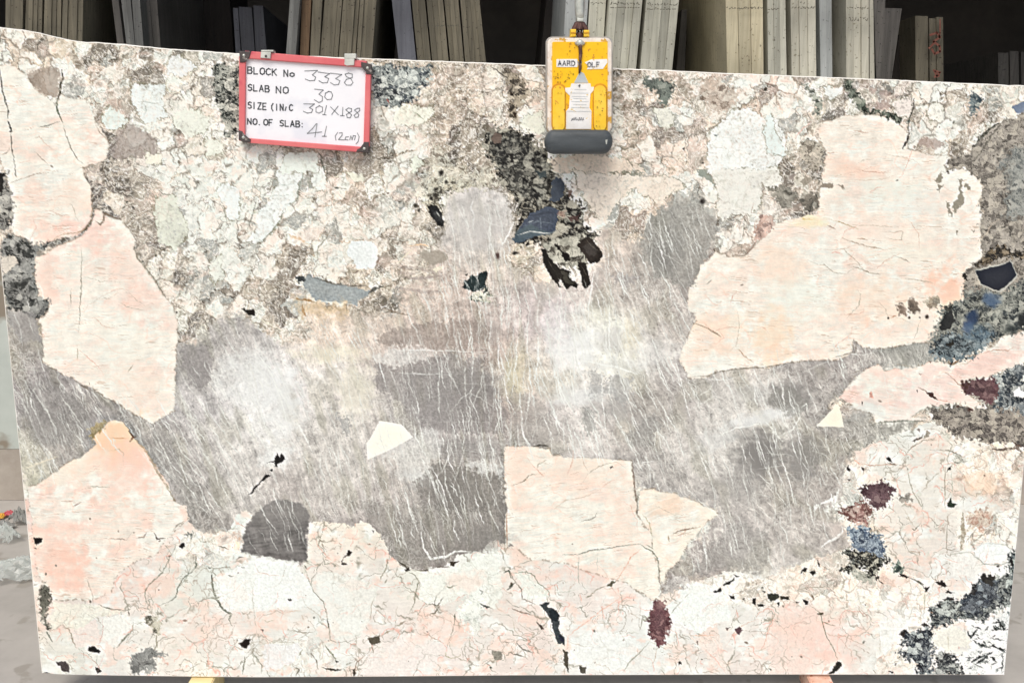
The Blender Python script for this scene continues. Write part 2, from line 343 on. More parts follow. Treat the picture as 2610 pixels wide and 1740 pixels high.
# ---- C: large white and pink fragments of the lower band
Cf = rbf("""300,1350,244,222,210 200,1300,246,212,198 150,1250,246,214,200 250,1200,242,228,216 130,1400,244,220,205 150,1450,232,229,216 220,1430,240,235,230 280,1450,242,235,226 420,1350,236,236,224
480,1280,230,234,226 450,1450,240,226,214 560,1350,241,243,238 620,1330,246,246,240 640,1400,242,230,220 780,1300,246,229,217 800,1240,247,233,214 760,1400,242,240,233 700,1450,236,233,224
860,1350,240,230,221 980,1340,238,239,226 1080,1310,240,240,232 900,1450,244,229,221 1000,1400,242,217,203 1080,1430,232,236,231 1150,1400,242,226,214 1200,1450,243,221,211 1200,1200,247,221,203
1250,1130,240,235,222 1380,1100,247,226,209 1300,1200,245,238,229 1400,1180,245,225,208 1350,1280,242,242,236 1480,1280,240,238,229 1400,1360,244,223,213 1440,1450,240,240,236 1550,1180,244,228,208
1600,1380,242,246,242 1700,1400,244,240,233 1800,1450,245,221,209 1850,1400,238,226,212 1650,1500,241,229,221 1900,1340,236,236,222 2000,1400,241,226,211 2050,1450,241,243,240 2100,1200,245,230,216
2050,1100,244,237,226 2150,1150,242,236,226 2200,1060,242,226,210 2250,1150,232,215,198 2300,1050,235,220,201 2280,1250,236,236,232 2150,1280,245,229,217 2200,1320,242,240,236 2100,870,246,218,206
2200,820,245,214,201 2330,800,245,220,209 1970,870,243,212,200 1950,930,240,214,202 2080,930,234,236,228 500,1500,245,240,234 700,1500,240,240,234 1000,1500,244,226,219 330,1280,243,225,214 350,1180,244,222,208
2250,1400,225,225,222 2280,1480,245,246,246 2200,1480,238,230,220 1100,1500,243,224,214 1350,1500,243,238,232 1750,1520,244,226,217 1950,1500,240,230,220 1420,1230,243,236,226 1180,1130,246,222,206""", 46)
# fragments with thin seams
cx_, cy_ = PX+W1x*22+W2x*3, PY+W1y*22+W2y*3
f1, f2, idr = worley(cx_/120+.37, cy_/105+.2, 205); cell = GR[idr]; edge = (f2-f1)*110
C1 = (Cf*.65+.35*np.array([240,238,234], np.float32)/255)*(.97+(cell-.5)[..., None]*.035)
C1 = C1+(np.array([243,243,239], np.float32)/255-C1)*(sstep(.0, .35, fbm(PX/90, PY/60, 4, 211, .65))*.75)[..., None]
C1 = C1+(np.array([246,212,196], np.float32)/255-C1)*(sstep(.06, .30, fbm(PX/80+5, PY/60, 4, 215, .65))*.42)[..., None]
hst = gn(PX/70+W1x, (PY+PX*.06+W1y*6)/3.4, 217)+gn(PX/150, PY/6.5, 219)
C1 *= (1+hst*.014+mot*.03)[..., None]
seam = np.exp(-(edge/2.1)**2)*sstep(-.25, .25, LOW+W1x)
C1 = C1+(np.array([146,142,128], np.float32)/255-C1)*(seam*.72)[..., None]
f1, f2, idr = worley(cx_/52, cy_/46, 225); edge = (f2-f1)*46
seam = np.exp(-(edge/1.7)**2)*sstep(.05, .35, LOW+W1y*.7+(W2x*.4))
C1 = C1+(np.array([176,160,146], np.float32)/255-C1)*(seam*.6)[..., None]
br_ = np.exp(-(np.abs(gn(cx_/48+3, cy_/56, 233))*30)**2)*sstep(-.05, .2, gn(PX/90, PY/70, 234))+np.exp(-(np.abs(gn(cx_/26, cy_/24, 235))*22)**2)*sstep(.15, .35, gn(PX/80, PY/80, 236)); C1 = C1+(np.array([160,152,138], np.float32)/255-C1)*(np.clip(br_, 0, 1)*.58)[..., None]
veinp = np.exp(-(np.abs(gn(cx_/75, cy_/60, 227))*34)**2)*sstep(-.1, .2, W1y)
C1 = C1+(np.array([230,172,156], np.float32)/255-C1)*(veinp*.6)[..., None]
gz = sstep(.25, .55, fbm(cx_/38, cy_/34, 4, 231, .7)); C1 = C1+(np.array([206,206,192], np.float32)/255-C1)*(gz*.4)[..., None]
C1 *= (1+GRAIN*.022+rip*.03)[..., None]
Cpoly = z(0,3,"-100,-120 1690,-40 1710,90 1800,190 1960,215 2100,170 2130,60 2230,-10 2300,50 2230,150 2200,340 2352,400") + z(1,3,"0,430 200,460 380,490 430,510 470,400 480,200 480,110 700,110 900,150 960,90 1040,120 1130,210 1190,330 1250,430 1370,530 1500,545 1700,520 1850,410 2060,370 2130,290 2200,280 2300,330 2340,320") + z(2,3,"60,300 1300,500 1350,600 1370,760 1450,730 1560,660 1700,650 1850,600 1950,560 2100,560 2200,620 2352,600") + z(3,3,"0,650 180,560 330,470 480,420 620,400 740,340 1100,300 1000,100") + z(3,2,"1000,1568 880,1440 700,1400 740,1150 820,1110 810,1040 1000,960 1300,840 1460,780 1560,780 1690,860 1700,920 1900,920 2050,980 2150,1050 2290,1080 2600,1090") + z(3,3,"2600,0 2600,1600 0,1700") + z(0,3,"0,1700 -100,1700")
s, m, sd = poly(Cpoly, 3.5, 3, 1.8); over(s, m, C1[s]); MC = np.zeros((NR, NC), np.float32); MC[s] = m
print('C', time.time()-T0)

def over_tex(pts, tex, a=.8, amp=12, fine=8, soft=14, gain=1.0):
    s, m, sd = poly(pts, amp, fine, soft)
    if s: over(s, m*a, np.clip(tex[s]*gain, 0, 1))
over_tex(z(3,2,"1700,950 2050,1000 2330,1080 2340,1568 1740,1568 1720,1300") + z(3,3,"2340,0 2290,330 1950,300 1760,380 1740,0"), A1, .85, gain=1.05)
over_tex(z(2,3,"1380,760 1560,660 1850,600 2352,560") + z(3,3,"200,540 480,400 720,380 1150,450 1500,620 1480,760 1000,900 420,860 0,850") + z(2,3,"2200,880 1900,760 1600,700"), A1, .6, gain=1.10)
over_tex(z(3,3,"1000,950 1500,700 1700,1000 1300,1480 1020,1480"), A1, .45, gain=1.12); over_tex(z(0,3,"1650,200 2200,180 2200,400 1800,560 1600,420"), A1, .55, gain=1.12)
over_tex(z(3,2,"1050,300 1350,250 1380,480 1180,560 1000,600"), A1, .45, gain=1.12); over_tex(z(3,2,"740,1130 1000,1160 900,1400 700,1500"), A1, .6, gain=1.1); over_tex(z(1,3,"60,1180 640,1180 780,1460 60,1480"), A1, .4, gain=1.12)
for q_, c_, a_ in (("2|1560,680 1700,650 1850,690 2000,820 1990,1000 1700,1110 1500,1080 1480,950",(244,247,243),.75),("3|110,900 250,850 430,900 510,1000 560,1180 650,1350 560,1470 60,1480 0,1200",(244,220,209),.42),("2|560,1150 900,1080 1200,1200 1060,1420 700,1450 560,1350",(243,245,242),.65),("3|1660,440 1850,385 1970,480 1960,600 1720,640",(246,242,236),.75),
   ("3|1900,380 2000,300 2190,310 2240,390 2150,480 1990,490",(248,250,248),.85),("3|1980,500 2180,500 2190,590 2050,570",(248,249,247),.85),("0|930,970 1180,930 1190,1060 1060,1230 930,1180",(245,244,238),.7),("0|1950,600 2352,420 2700,430 2700,900 2100,930 1980,800",(243,245,241),.7),("1|0,440 380,500 470,600 560,750 600,850 400,870 0,920",(244,246,243),.7),
   ("1|540,620 640,560 1000,620 1120,700 1040,980 950,1130 740,1190 680,1080 650,900",(240,240,233),.6),("1|1480,570 1800,530 2200,330 2250,700 2180,880 1900,760 1700,860 1500,830",(241,243,235),.65),("1|70,1220 380,1200 420,1260 330,1400 80,1460",(242,240,240),.7),("1|1060,1310 1420,1100 1700,1250 1650,1400 1300,1480 950,1480",(243,235,230),.6),
   ("2|40,560 230,600 350,740 330,820 120,790",(236,240,232),.7),("2|600,1460 1000,1460 1180,1290 1300,1200 1320,1330 1250,1480",(243,240,234),.5),("0|480,830 860,850 1160,920 900,960 700,1100 640,1090 560,1050 450,1080",(240,236,222),.6),("0|620,1090 880,1000 920,1200 700,1240",(244,228,220),.6),("2|1420,960 1700,1120 1420,1130 1300,1100",(244,238,236),.5),("2|1620,1140 1900,1130 1980,1480 1760,1300",(243,226,216),.6),("3|1040,1000 1400,960 1250,1100 1100,1300 1040,1300",(246,246,242),.7)):
    fill(z(int(q_[0]),3,q_[2:]), c_, a_, 6, 3.5, 2, .05)

# ---- pale feldspar fragments with fine horizontal grain
hs = gn(PX/75+W1x*.6, (PY+PX*.05+W1y*5)/3.2, 301); hs2 = gn(PX/40, (PY-PX*.10+W1y*8)/4.6, 303); hs3 = gn(PX/160, (PY+W1y*10)/12, 305)
fa = fbm(PX/150, PY/80, 3, 311); fb = fbm(PX/120+9, PY/100, 3, 315)
mo = fbm(PX/28, PY/22, 4, 321, .65); rv = np.exp(-(np.abs(gn((PX+W1x*20)/95, (PY+W1y*16)/42, 323))*24)**2)*sstep(-.1, .25, W1x+LOW)
MF = MC.copy()
def feldspar(pts, ivory=(242,236,225), pink=(243,222,209), white=(240,237,228), amp=3.5, fine=1.6, soft=1.4, g=1.0, tilt=.05, seed=331):
    s, m, sd = poly(pts, amp, fine, soft); X, Y = PX[s], PY[s]
    yy = Y+X*tilt+W1y[s]*7; a1 = gn(X/(62+seed % 30)+W1x[s]*.8, yy/3.3, seed); a2 = gn(X/34, (yy+X*.06)/4.8, seed+1); a3 = gn(X/150, yy/13, seed+2)
    c = np.zeros(X.shape+(3,), np.float32)+np.array(ivory, np.float32)/255
    c = c+(np.array(pink, np.float32)/255-c)*(sstep(-.12, .35, fa[s]+mo[s]*.3)*.8)[..., None]
    c = c+(np.array(white, np.float32)/255-c)*(sstep(-.05, .28, fb[s]+mo[s]*.35)*.9)[..., None]
    am = (.35+.9*sstep(-.2, .35, gn(X/85, Y/60, seed+3)))*g
    c *= (1+a1*.026*am+a2*.024*am+a3*.016+GRAIN[s]*.020+mo[s]*.075+LOW[s]*.03)[..., None]
    dk = sstep(.38, .6, a1+a3*.3)*.30*am*sstep(-.2, .2, gn(X/40, Y/30, seed+4))
    c = c+(np.array([176,150,130], np.float32)/255-c)*dk[..., None]
    c = c+(np.array([246,206,186], np.float32)/255-c)*(sstep(.15, .5, a2+W1x[s]*.5)*.15+rv[s]*.30)[..., None]
    c = c+(np.array([249,249,244], np.float32)/255-c)*(sstep(.35, .6, gn(X/50+3, yy/4.2, seed+5))*.35*am)[..., None]
    over(s, m*np.clip(1.12+W2x[s]*.25-.45*np.exp(-np.clip(sd, 0, 50)/4), .25, 1), c); fr = np.exp(-((sd+.5)/2.4)**2)*sstep(-.1, .3, W2y[s]+W1x[s]*.6); over(s, fr*.55, (148,134,118)); MF[s] = np.maximum(MF[s], m); return s, m
PARTS = []        # (name, label, polygon)
P1 = z(0,0,"-400,560 0,600 60,585 140,600 230,700 330,810 440,910 505,960 560,860 660,900 790,910 850,1070 920,1190 1000,1320 970,1440 850,1500 770,1540") + z(0,1,"750,0 760,60 820,150 830,250 850,380 820,470 760,540 700,600 560,640 440,670 290,690 240,640 170,620 110,590 90,520 120,420 110,330 90,220 70,100 30,0 0,-100 -400,-100")
P2 = z(0,1,"320,820 330,800 400,780 480,720 600,670 700,620 780,560 830,510 870,380 930,380 940,420 1060,460 1110,470 1180,560 1220,640 1210,720 1260,830 1300,900 1350,960 1400,1020 1450,1110 1520,1180 1570,1240 1610,1380 1615,1568") + z(0,2,"1610,0 1595,300 1585,660 1385,775 1250,710 1100,620 1000,560 850,470 700,400 540,310 390,220 385,0") + z(0,1,"385,1440 340,1370 420,1340 460,1240 430,1190 350,1160 320,1000")
P3 = z(0,2,"1050,740 1120,760 1160,830 1200,900 1290,980 1360,1060 1400,1130 1450,1210 1520,1330 1590,1480 1660,1530 1700,1600") + z(0,3,"1700,90 1580,190 1500,270 1420,400 1200,480 1050,600 1000,740 820,820 480,810 400,680 350,600 320,400 275,0") + z(0,2,"265,1568 245,1350 330,1330 420,1280 560,1170 660,1120 780,1050 880,960 850,900 900,850 960,800 1000,750")
P4 = z(2,1,"1740,850 1690,1000 1620,1100 1605,1280 1680,1330 1700,1390 1655,1440 1600,1568") + z(2,2,"1600,0 1530,190 1580,290 1620,360 1700,365 1790,350 1900,310 2080,280 2352,275") + z(3,2,"0,278 200,230 400,205 640,205 780,150 815,25 900,100 1000,100 1160,85 1520,40") + z(3,1,"1560,1500 1570,1400 1620,1330 1600,1280 1690,1220 1800,1200 1820,1060 1810,960 1880,880 1990,780 1950,650 1960,520 1990,420 1940,300 1990,170 1920,80 1850,0") + z(3,0,"1780,1500 1650,1420 1400,1390 1290,1350 1300,1240 1260,1160 1190,1110 1050,1060 900,1040 700,1050 540,1110 480,1180 500,1280 560,1390 540,1500") + z(3,1,"510,30 520,150 500,200 480,400 330,430 60,520 0,600") + z(2,1,"2270,640 2150,790 2000,800 1860,760 1800,830")
P5 = [(1284,1138)] + z(2,2,"200,990 370,1010 400,1080 560,1090 700,1085 1110,1120 1120,1300 1150,1568") + z(2,3,"1150,40 1250,100 1280,200 1290,330 1350,450 1350,600 1360,760 1310,830 1200,740 1000,640 700,560 480,470 200,440 0,300 -35,380 -45,0")
P6 = z(2,2,"1170,1390 1300,1375 1500,1420 1700,1490 1870,1560") + z(2,3,"1890,30 1760,130 1680,240 1600,330 1500,480 1430,560 1370,700 1350,500 1290,330 1280,200 1160,40")
P7 = z(1,2,"1130,755 1330,785 1435,905 1220,1020 1022,1110 1010,960 1060,890")
P8 = z(3,2,"660,598 695,690 715,812 462,805 500,765")
P9 = z(3,2,"665,545 860,320 960,270 1040,240 1080,310 1180,280 1350,270 1500,220 1700,250 1900,160 2100,60") + z(3,1,"2150,1520 2352,1480 2700,1440") + z(3,2,"2700,240 2352,240 2200,290 2050,350 1850,380 1770,430 1850,520 1990,640 1900,650 1750,600 1520,620 1330,720 1500,745 1300,750 1100,760 1000,785 970,690 830,640")
feldspar(P1, pink=(241,219,206), tilt=.0, seed=331); feldspar(P2, ivory=(243,236,225), pink=(243,224,212), tilt=.03, seed=341); feldspar(P3, pink=(245,214,200), ivory=(242,230,218), tilt=-.04, seed=351)
feldspar(P4, ivory=(243,233,221), pink=(243,224,211), g=1.15, tilt=-.03, seed=361)
feldspar(P9, pink=(244,212,201), ivory=(243,224,214), tilt=-.15, seed=371); feldspar(P5, pink=(244,222,209), tilt=.12, seed=381); feldspar(P6, pink=(243,224,207), ivory=(243,235,222), tilt=.2, seed=391)
for P_, cc in ((P7, (252,248,234)), (P8, (250,238,220))): fill(P_, cc, 1, .6, .6, 1.2, .01)
# warm and pink tints inside them
for x, y, rx, ry, col, a in [(295,1110,80,60,(245,206,172),.85),(330,1135,80,40,(246,210,180),.6),(310,1165,110,40,(246,206,184),.6),(390,1180,40,60,(245,208,194),.5),(220,500,130,40,(246,210,190),.4),(225,595,70,45,(248,190,176),.5),(105,700,50,120,(247,196,178),.55),(330,670,90,60,(246,206,190),.45),
        (370,770,60,50,(247,200,184),.4),(180,1180,120,50,(246,232,214),.5),(130,1400,80,60,(246,200,182),.55),(170,1450,60,50,(246,196,176),.5),(330,1200,60,70,(246,208,192),.5),(300,900,90,80,(240,234,220),.4),(350,990,60,50,(246,214,194),.3),
        (1990,680,60,60,(247,212,188),.5),(1970,860,50,70,(247,210,176),.65),(1850,830,90,30,(247,212,180),.4),(1830,880,70,30,(247,206,178),.4),(2240,770,110,60,(247,212,186),.5),(2420,740,50,60,(248,196,170),.75),(2200,590,150,40,(247,222,206),.5),
        (2320,640,90,40,(240,232,216),.4),(2250,480,90,30,(232,236,226),.6),(2100,420,120,30,(247,212,192),.5),(2200,440,90,20,(246,200,176),.35),(2060,560,40,20,(240,226,170),.5),(2340,520,70,40,(234,238,232),.5),(2020,760,80,60,(236,238,226),.5),
        (1310,1200,40,90,(247,210,190),.6),(1480,1200,110,50,(246,216,196),.5),(1590,1310,40,110,(247,206,186),.4),(1480,1460,120,25,(247,198,180),.45),(1700,1290,70,26,(246,210,184),.4),(2080,1400,50,40,(246,212,196),.4),
        (2260,950,70,30,(248,200,184),.55),(2360,1010,60,40,(246,214,206),.5),(2230,1000,60,40,(234,238,228),.5),(1960,500,40,60,(244,208,192),.4),(2290,1060,90,26,(238,240,232),.5),(2280,1470,60,30,(247,196,176),.5),(2500,1230,60,30,(246,206,176),.5),
        (2080,1600,90,80,(247,206,192),.5),(2140,1640,60,60,(246,200,188),.35),(1130,1600,90,40,(247,206,188),.5),(1190,1480,50,30,(246,208,192),.45),(700,1580,80,30,(246,220,206),.5),(560,1600,90,60,(246,218,206),.45),(820,1540,60,60,(238,240,236),.6),(400,1490,60,30,(247,202,184),.4)]:
    blob(x, y, rx, ry, col, a*(.95 if (x < 420 and y > 950) or x > 2300 else .7), 0, .9, MF)

print('clasts', time.time()-T0)
# thin irregular veins in the pale fragments
random.seed(33); kk = 0
while kk < 150:
    x, y = random.uniform(0, 2620), random.uniform(200, 1700); j = int(np.clip(np.searchsorted(PY[:, NC//2], y), 0, NR-1)); i = int(np.clip(np.searchsorted(PX[j], x), 0, NC-1))
    if MF[j, i] < .9: continue
    inC = MC[j, i] > .5; a = random.gauss(0, 14) if not inC else random.uniform(0, 180); a = math.radians(a); P = [(x, y)]
    for q in range(random.randint(2, 5)): a += random.gauss(0, .45); l = random.uniform(12, 34); P.append((P[-1][0]+l*math.cos(a), P[-1][1]+l*math.sin(a)))
    jj = int(np.clip(np.searchsorted(PY[:, NC//2], P[-1][1]), 0, NR-1)); ii = int(np.clip(np.searchsorted(PX[jj], P[-1][0]), 0, NC-1))
    if MF[jj, ii] < .9: continue
    line(P, random.uniform(.7, 1.2), random.choice(((196,150,128),(176,160,140),(214,160,140),(160,150,132))), random.uniform(.3, .65), 4, 3); kk += 1
for kk in range(330):
    x, y = random.uniform(0, 2620), random.uniform(120, 1710); j = int(np.clip(np.searchsorted(PY[:, NC//2], y), 0, NR-1)); i = int(np.clip(np.searchsorted(PX[j], x), 0, NC-1))
    if MB[j, i] > .5 or (MF[j, i] > .9 and MC[j, i] < .5 and random.random() < .8): continue
    r = random.choice((1.4, 1.8, 2.2, 3.0)); blob(x, y, r*random.uniform(.8, 2), r, random.choice(((70,64,56),(110,90,76),(90,90,80),(128,110,96))), random.uniform(.5, .9), random.uniform(0, 180))
# ---- speckled dark masses
def specky(pts, base, dark, light, sc_=7, dens=.1, ldens=.3, amp=6, fine=5, soft=3, alpha=1, aniso=1, seed=400):
    s, m, sd = poly(pts, amp, fine+2, soft+1)
    if s is None: return
    X, Y = PX[s]+W1x[s]*10, PY[s]+W1y[s]*10
    n1 = gn(X/sc_, Y/(sc_*aniso), seed)+.6*gn(X/(sc_*.5), Y/(sc_*.5*aniso), seed+1); n2 = gn(X/(sc_*1.3)+7, Y/(sc_*1.1), seed+2)+.6*gn(X/(sc_*.6), Y/(sc_*.6), seed+3)
    lo = fbm(X/60, Y/60, 3, seed+5)
    c = np.zeros(PX[s].shape+(3,), np.float32)+np.array(base, np.float32)/255
    c *= (1+lo*.30+n1*.12)[..., None]
    c = c+(np.array(dark, np.float32)/255-c)*(sstep(dens, dens+.2, n1*.75-lo*.5+gn(X/(sc_*2.2), Y/(sc_*2.4), seed+8)*.45)*.9)[..., None]
    w1, w2, wi = worley((X+W2x[s]*3)/(sc_*2.3), (Y+W2y[s]*3)/(sc_*1.8), seed+9); wc_ = GR[wi]; pd = float(np.clip(.55-1.25*dens, .05, .62))
    pl_ = sstep(pd+.04, pd-.02, wc_+lo*.25)*sstep(.05, .12, w2-w1)
    c = c+(np.array(dark, np.float32)/255*(.9+.4*GR[(wi*3) & 65535])[..., None]-c)*(pl_*.85)[..., None]
    pm_ = sstep(.93-.25*(1-ldens), .96-.2*(1-ldens), wc_)*sstep(.06, .12, w2-w1); c = c+(np.array(light, np.float32)/255-c)*(pm_*.6)[..., None]
    am = float(np.clip(1.0-ldens*1.5, .1, 1))
    lr = np.exp(-(np.abs(gn(X/(sc_*1.7), Y/(sc_*1.5), seed+6))*8)**2)+np.exp(-(np.abs(gn(X/(sc_*.9), Y/(sc_*1.0), seed+7))*6)**2)*.7
    c = c+(np.array(light, np.float32)/255-c)*(np.clip(lr*sstep(-.25, .3, n2)+sstep(ldens+.1, ldens+.3, n2)*.6, 0, 1)*am)[..., None]
    over(s, m*alpha, c)
BK = (38,37,36)
# left edge, top and centre of the ground mass
specky(z(0,1,"-60,0 40,30 100,240 120,360 90,520 40,560 -60,500"), (150,146,140), (70,68,66), (205,200,190), 7, .25, .4)
fill(z(0,1,"-60,20 30,40 40,180 20,220 -60,200"), (50,48,46), .9, 3, 3)
specky(z(0,1,"10,660 90,600 180,640 250,650 300,690 440,675 445,710 360,740 320,830 315,1000 345,1160 455,1200 440,1290 400,1350 340,1380 200,1300 60,1250 20,1000"), (136,134,130), (62,62,60), (200,196,188), 8, .22, .45, 4, 4)
fill(z(0,1,"15,790 120,790 160,860 60,960 20,950"), (232,220,206), .75, 4, 3)
for q, a in (("200,740 260,760 310,800 290,830 200,790", .8), ("60,1020 140,1040 230,1000 300,990 240,1060 120,1080", .6), ("80,1160 160,1200 130,1215 90,1180", .9), ("200,1130 320,1180 360,1240 300,1230", .45)): fill(z(0,1,q), (62,62,60), a, 3, 4)
fill(z(0,1,"80,1290 300,1300 350,1400 380,1560 200,1568 90,1450"), (165,160,158), .6, 6, 4, 4)
fill(z(0,0,"240,700 300,640 420,610 540,650 545,780 520,900 470,900 380,830 300,780"), (165,150,138), .7, 6, 5, 3)
fill(z(0,0,"1000,1380 1080,1200 1180,1140 1300,1180 1420,1280 1460,1380 1350,1420 1250,1440 1050,1440"), (158,146,140), .6, 8, 6, 4)
specky(d("490,150 548,140 550,300 520,320 505,260 490,210"), (150,150,142), (55,58,56), (222,220,208), 7, .12, .35, 8, 6, 4)
specky(d("850,150 988,155 985,190 965,205 950,235 900,245 862,250"), (136,140,138), (66,70,74), (226,227,220), 7, .20, .25, 8, 6, 4)
specky(d("1150,160 1190,165 1215,215 1190,260 1195,300 1170,260 1165,200"), (150,138,122), (62,56,50), (214,200,182), 7, .2, .4, 6, 6, 5, .9)
specky(d("1476,178 1520,183 1552,192 1545,215 1530,245 1512,235 1508,210 1480,200"), (124,128,120), (82,84,80), (170,170,160), 7, .3, .5, 4, 5)
specky(z(2,0,"1740,700 1900,720 2060,830 2050,950 1950,1020 1840,1010 1740,900"), (188,170,156), (120,104,92), (226,214,200), 8, .3, .3, 6, 6, 4, .8)
specky(z(3,0,"340,760 400,780 460,880 510,930 500,1030 440,1030 440,920 360,790"), (140,140,130), (80,82,76), (212,212,200), 7, .2, .4)
specky(z(3,0,"720,720 790,730 830,830 900,920 950,1000 1100,1020 1250,1080 1230,1130 1150,1100 1050,1050 900,1030 850,980 790,900 720,800"), (112,116,106), (62,64,58), (186,184,170), 7, .1, .4, 4, 4)
specky(z(3,0,"1850,880 1900,830 1960,880 1920,1040 1880,1050 1850,960"), (120,128,130), (74,82,86), (206,206,196), 7, .2, .4)
fill(z(3,0,"2240,960 2352,920 2420,960 2352,1020 2280,1020"), (112,124,146), .8)
for q in ("950,780 1020,770 1010,850 950,850", "1060,820 1130,830 1120,880 1050,870", "990,930 1130,900 1160,970 1100,1010 1010,990", "1380,1270 1500,1250 1620,1290 1560,1350 1400,1330"): fill(z(3,0,q), (176,156,148), .6, 6, 5, 3)
specky(z(3,0,"300,1380 360,1280 440,1260 540,1380 520,1520 440,1568 400,1500"), (182,172,158), (112,104,94), (230,216,200), 8, .2, .4, 6, 6, 3, .9)
specky(z(3,1,"20,150 200,140 240,190 310,240 250,350 180,370 90,300 60,200"), (150,144,134), (100,96,88), (190,184,172), 8, .4, .5, 5, 4)
specky(z(3,1,"320,260 400,210 510,250 460,360 430,400 370,400 330,330"), (138,130,120), (92,88,82), (190,184,172), 8, .4, .6, 5, 4)
specky(z(3,1,"-40,400 40,420 90,450 70,540 0,600 -60,640 -120,640 -60,520"), (190,160,148), (136,112,104), (226,206,194), 7, .2, .4, 5, 4, 2, .8)
fill(z(3,1,"510,140 630,140 620,180 520,185"), (150,138,124), .8); fill(z(3,1,"650,150 720,150 720,185 690,165"), (150,138,124), .8); fill(z(3,1,"230,50 270,50 260,95 230,90"), (150,138,130), .8); fill(z(3,1,"310,110 370,60 440,100 350,145"), (150,140,126), .7)
for q in ("1540,100 1600,40 1610,90 1560,140", "1570,150 1610,150 1580,220 1565,190", "1640,300 1680,310 1670,360 1700,410 1690,440 1660,400", "1700,330 1760,250 1750,90 1790,110 1780,200 1810,280 1800,310 1740,380 1720,410", "1810,140 1870,170 1860,200 1800,170", "1730,570 1770,550 1740,600", "1870,560 1900,560 1890,590"): fill(z(3,1,q), (150,142,128), .85, 3, 3)
specky(z(3,1,"1210,1240 1240,1220 1280,1280 1290,1330 1240,1330 1210,1290"), (142,126,114), (100,90,82), (180,168,156), 7, .3, .6, 3, 3)
specky(z(3,1,"1290,1210 1340,1180 1390,1210 1400,1290 1370,1320 1310,1310"), (142,128,116), (104,94,86), (180,168,156), 7, .3, .6, 3, 3)
specky(z(3,1,"1440,1200 1480,1160 1560,1150 1590,1200 1560,1270 1500,1280 1470,1230"), (170,158,140), (120,110,98), (214,204,188), 7, .2, .4, 4, 4, 2, .8)
for x, y, r in ((1120,1355,10),(1470,1345,18),(1310,1355,13),(1405,1350,8),(2440,0,0)): blob(1950+x*KZ, 430+y*KZ, r*KZ, r*KZ, (84,72,64), .9)
# right-hand dark mass
R1 = z(3,0,"2180,1090 2060,1160 1920,1280 1880,1400 1660,1450 1640,1568") + z(3,1,"1800,0 1920,60 1990,170 1950,300 1990,420 1955,520 1950,650 1990,780 1880,880 1815,960 1820,1060 1800,1200 1690,1230 1620,1260 1600,1330 1570,1400 1560,1500 1500,1568") + z(3,2,"1520,40 1520,130 1560,200 1700,245 1760,190 1900,160 1990,70 2100,0") + z(3,1,"2150,1510 2352,1480 2700,1440 2700,-900") + z(3,0,"2600,900")
specky(R1, (158,150,141), (104,98,92), (200,190,176), 6.5, .22, .40, 6, 6, 3)
specky(z(3,1,"2160,-100 2352,-200 2700,-100 2700,400 2352,450 2180,420 2200,200"), (146,148,144), (92,96,96), (190,188,180), 6, .25, .4, 12, 8, 14, .8, 1, 440)
specky(z(3,1,"2120,230 2190,250 2240,500 2230,640 2180,560 2200,420 2130,280"), (96,90,84), (56,52,50), (176,168,156), 6, .1, .4, 10, 8, 5, .7, 1, 450)
specky(z(3,1,"1600,1290 1830,1190 1850,1100 2000,1100 2200,1080 2352,1010 2700,900 2700,1430 2352,1480 2150,1520 2050,1568 1500,1568 1560,1400"), (126,127,121), (58,61,62), (186,184,174), 7, .18, .35, 8, 7, 6, 1, 1, 460)
specky(z(3,2,"1500,130 1560,20 1700,-40 2000,-40 2130,-20 2000,70 1900,160 1760,190 1700,245 1560,200"), (112,122,126), (50,56,60), (174,180,180), 6, .15, .4, 8, 7, 4, 1, 1, 470)
fill(z(3,1,"1905,925 2030,890 2120,872 2170,860 2225,825 2260,880 2295,960 2290,980 2230,1040 2200,1070 2125,1115 2050,1095 1950,1058 1920,980"), (172,170,164), 1, 3, 1)
KB = z(3,1,"1912,933 2035,902 2130,882 2175,868 2222,835 2252,882 2285,960 2280,975 2222,1032 2190,1060 2120,1103 2052,1085 1958,1048 1928,978")
fill(KB, (50,52,60), 1, 1.5, .8, 1.3, .03)
for x, y, rx, ry, c_, a in ((2050,1195,85,70,(80,98,122),.85),(2120,1160,40,40,(110,124,140),.5),(1880,1360,60,70,(52,66,90),.9),(1850,1440,50,60,(86,100,130),.7),(1930,1480,120,80,(84,106,124),.5),(2330,1370,50,80,(52,54,54),.9),(2250,1450,70,50,(58,62,62),.8)): blob(1950+x*KZ, 430+y*KZ, rx*KZ, ry*KZ, c_, a)
fill(z(3,1,"1640,1310 1690,1290 1720,1380 1690,1450 1610,1480 1575,1440 1600,1370"), (50,50,50), .92, 3, 3)
fill(z(3,1,"1620,1250 1720,1220 1700,1290 1640,1300"), (56,54,50), .7, 4, 5)
for q in ("1700,760 1990,740 2100,710 2230,740 2352,750 2352,820 2240,800 2160,790 2050,850 1950,870 1890,910 1880,880 1990,790 2050,740", "1790,960 1830,960 1840,990 1820,1010", "1660,60 1720,20 1700,90"): 
    if q[0:4] != "1700": fill(z(3,1 if q[:4] != "1660" else 2,q), (48,46,42), .85, 4, 4)
specky(z(3,1,"1880,900 1990,790 2040,730 2200,700 2250,740 2352,740 2420,760 2352,830 2230,790 2150,800 2060,850 1960,880"), (108,96,80), (38,36,34), (176,160,140), 6, -.02, .5, 4, 5, 2, .9, 1, 480)
line(z(3,1,"1940,650 2010,590 2060,500 2130,460"), 2.2, (206,190,174), .6)
line(z(3,0,"1900,1340 1940,1260 2020,1200 2100,1130 2180,1095"), 3.5, (82,80,72), .9, 5, 4); line(z(3,0,"1920,1440 1990,1330 2060,1230 2150,1120"), 2.5, (96,92,84), .7, 5, 4)
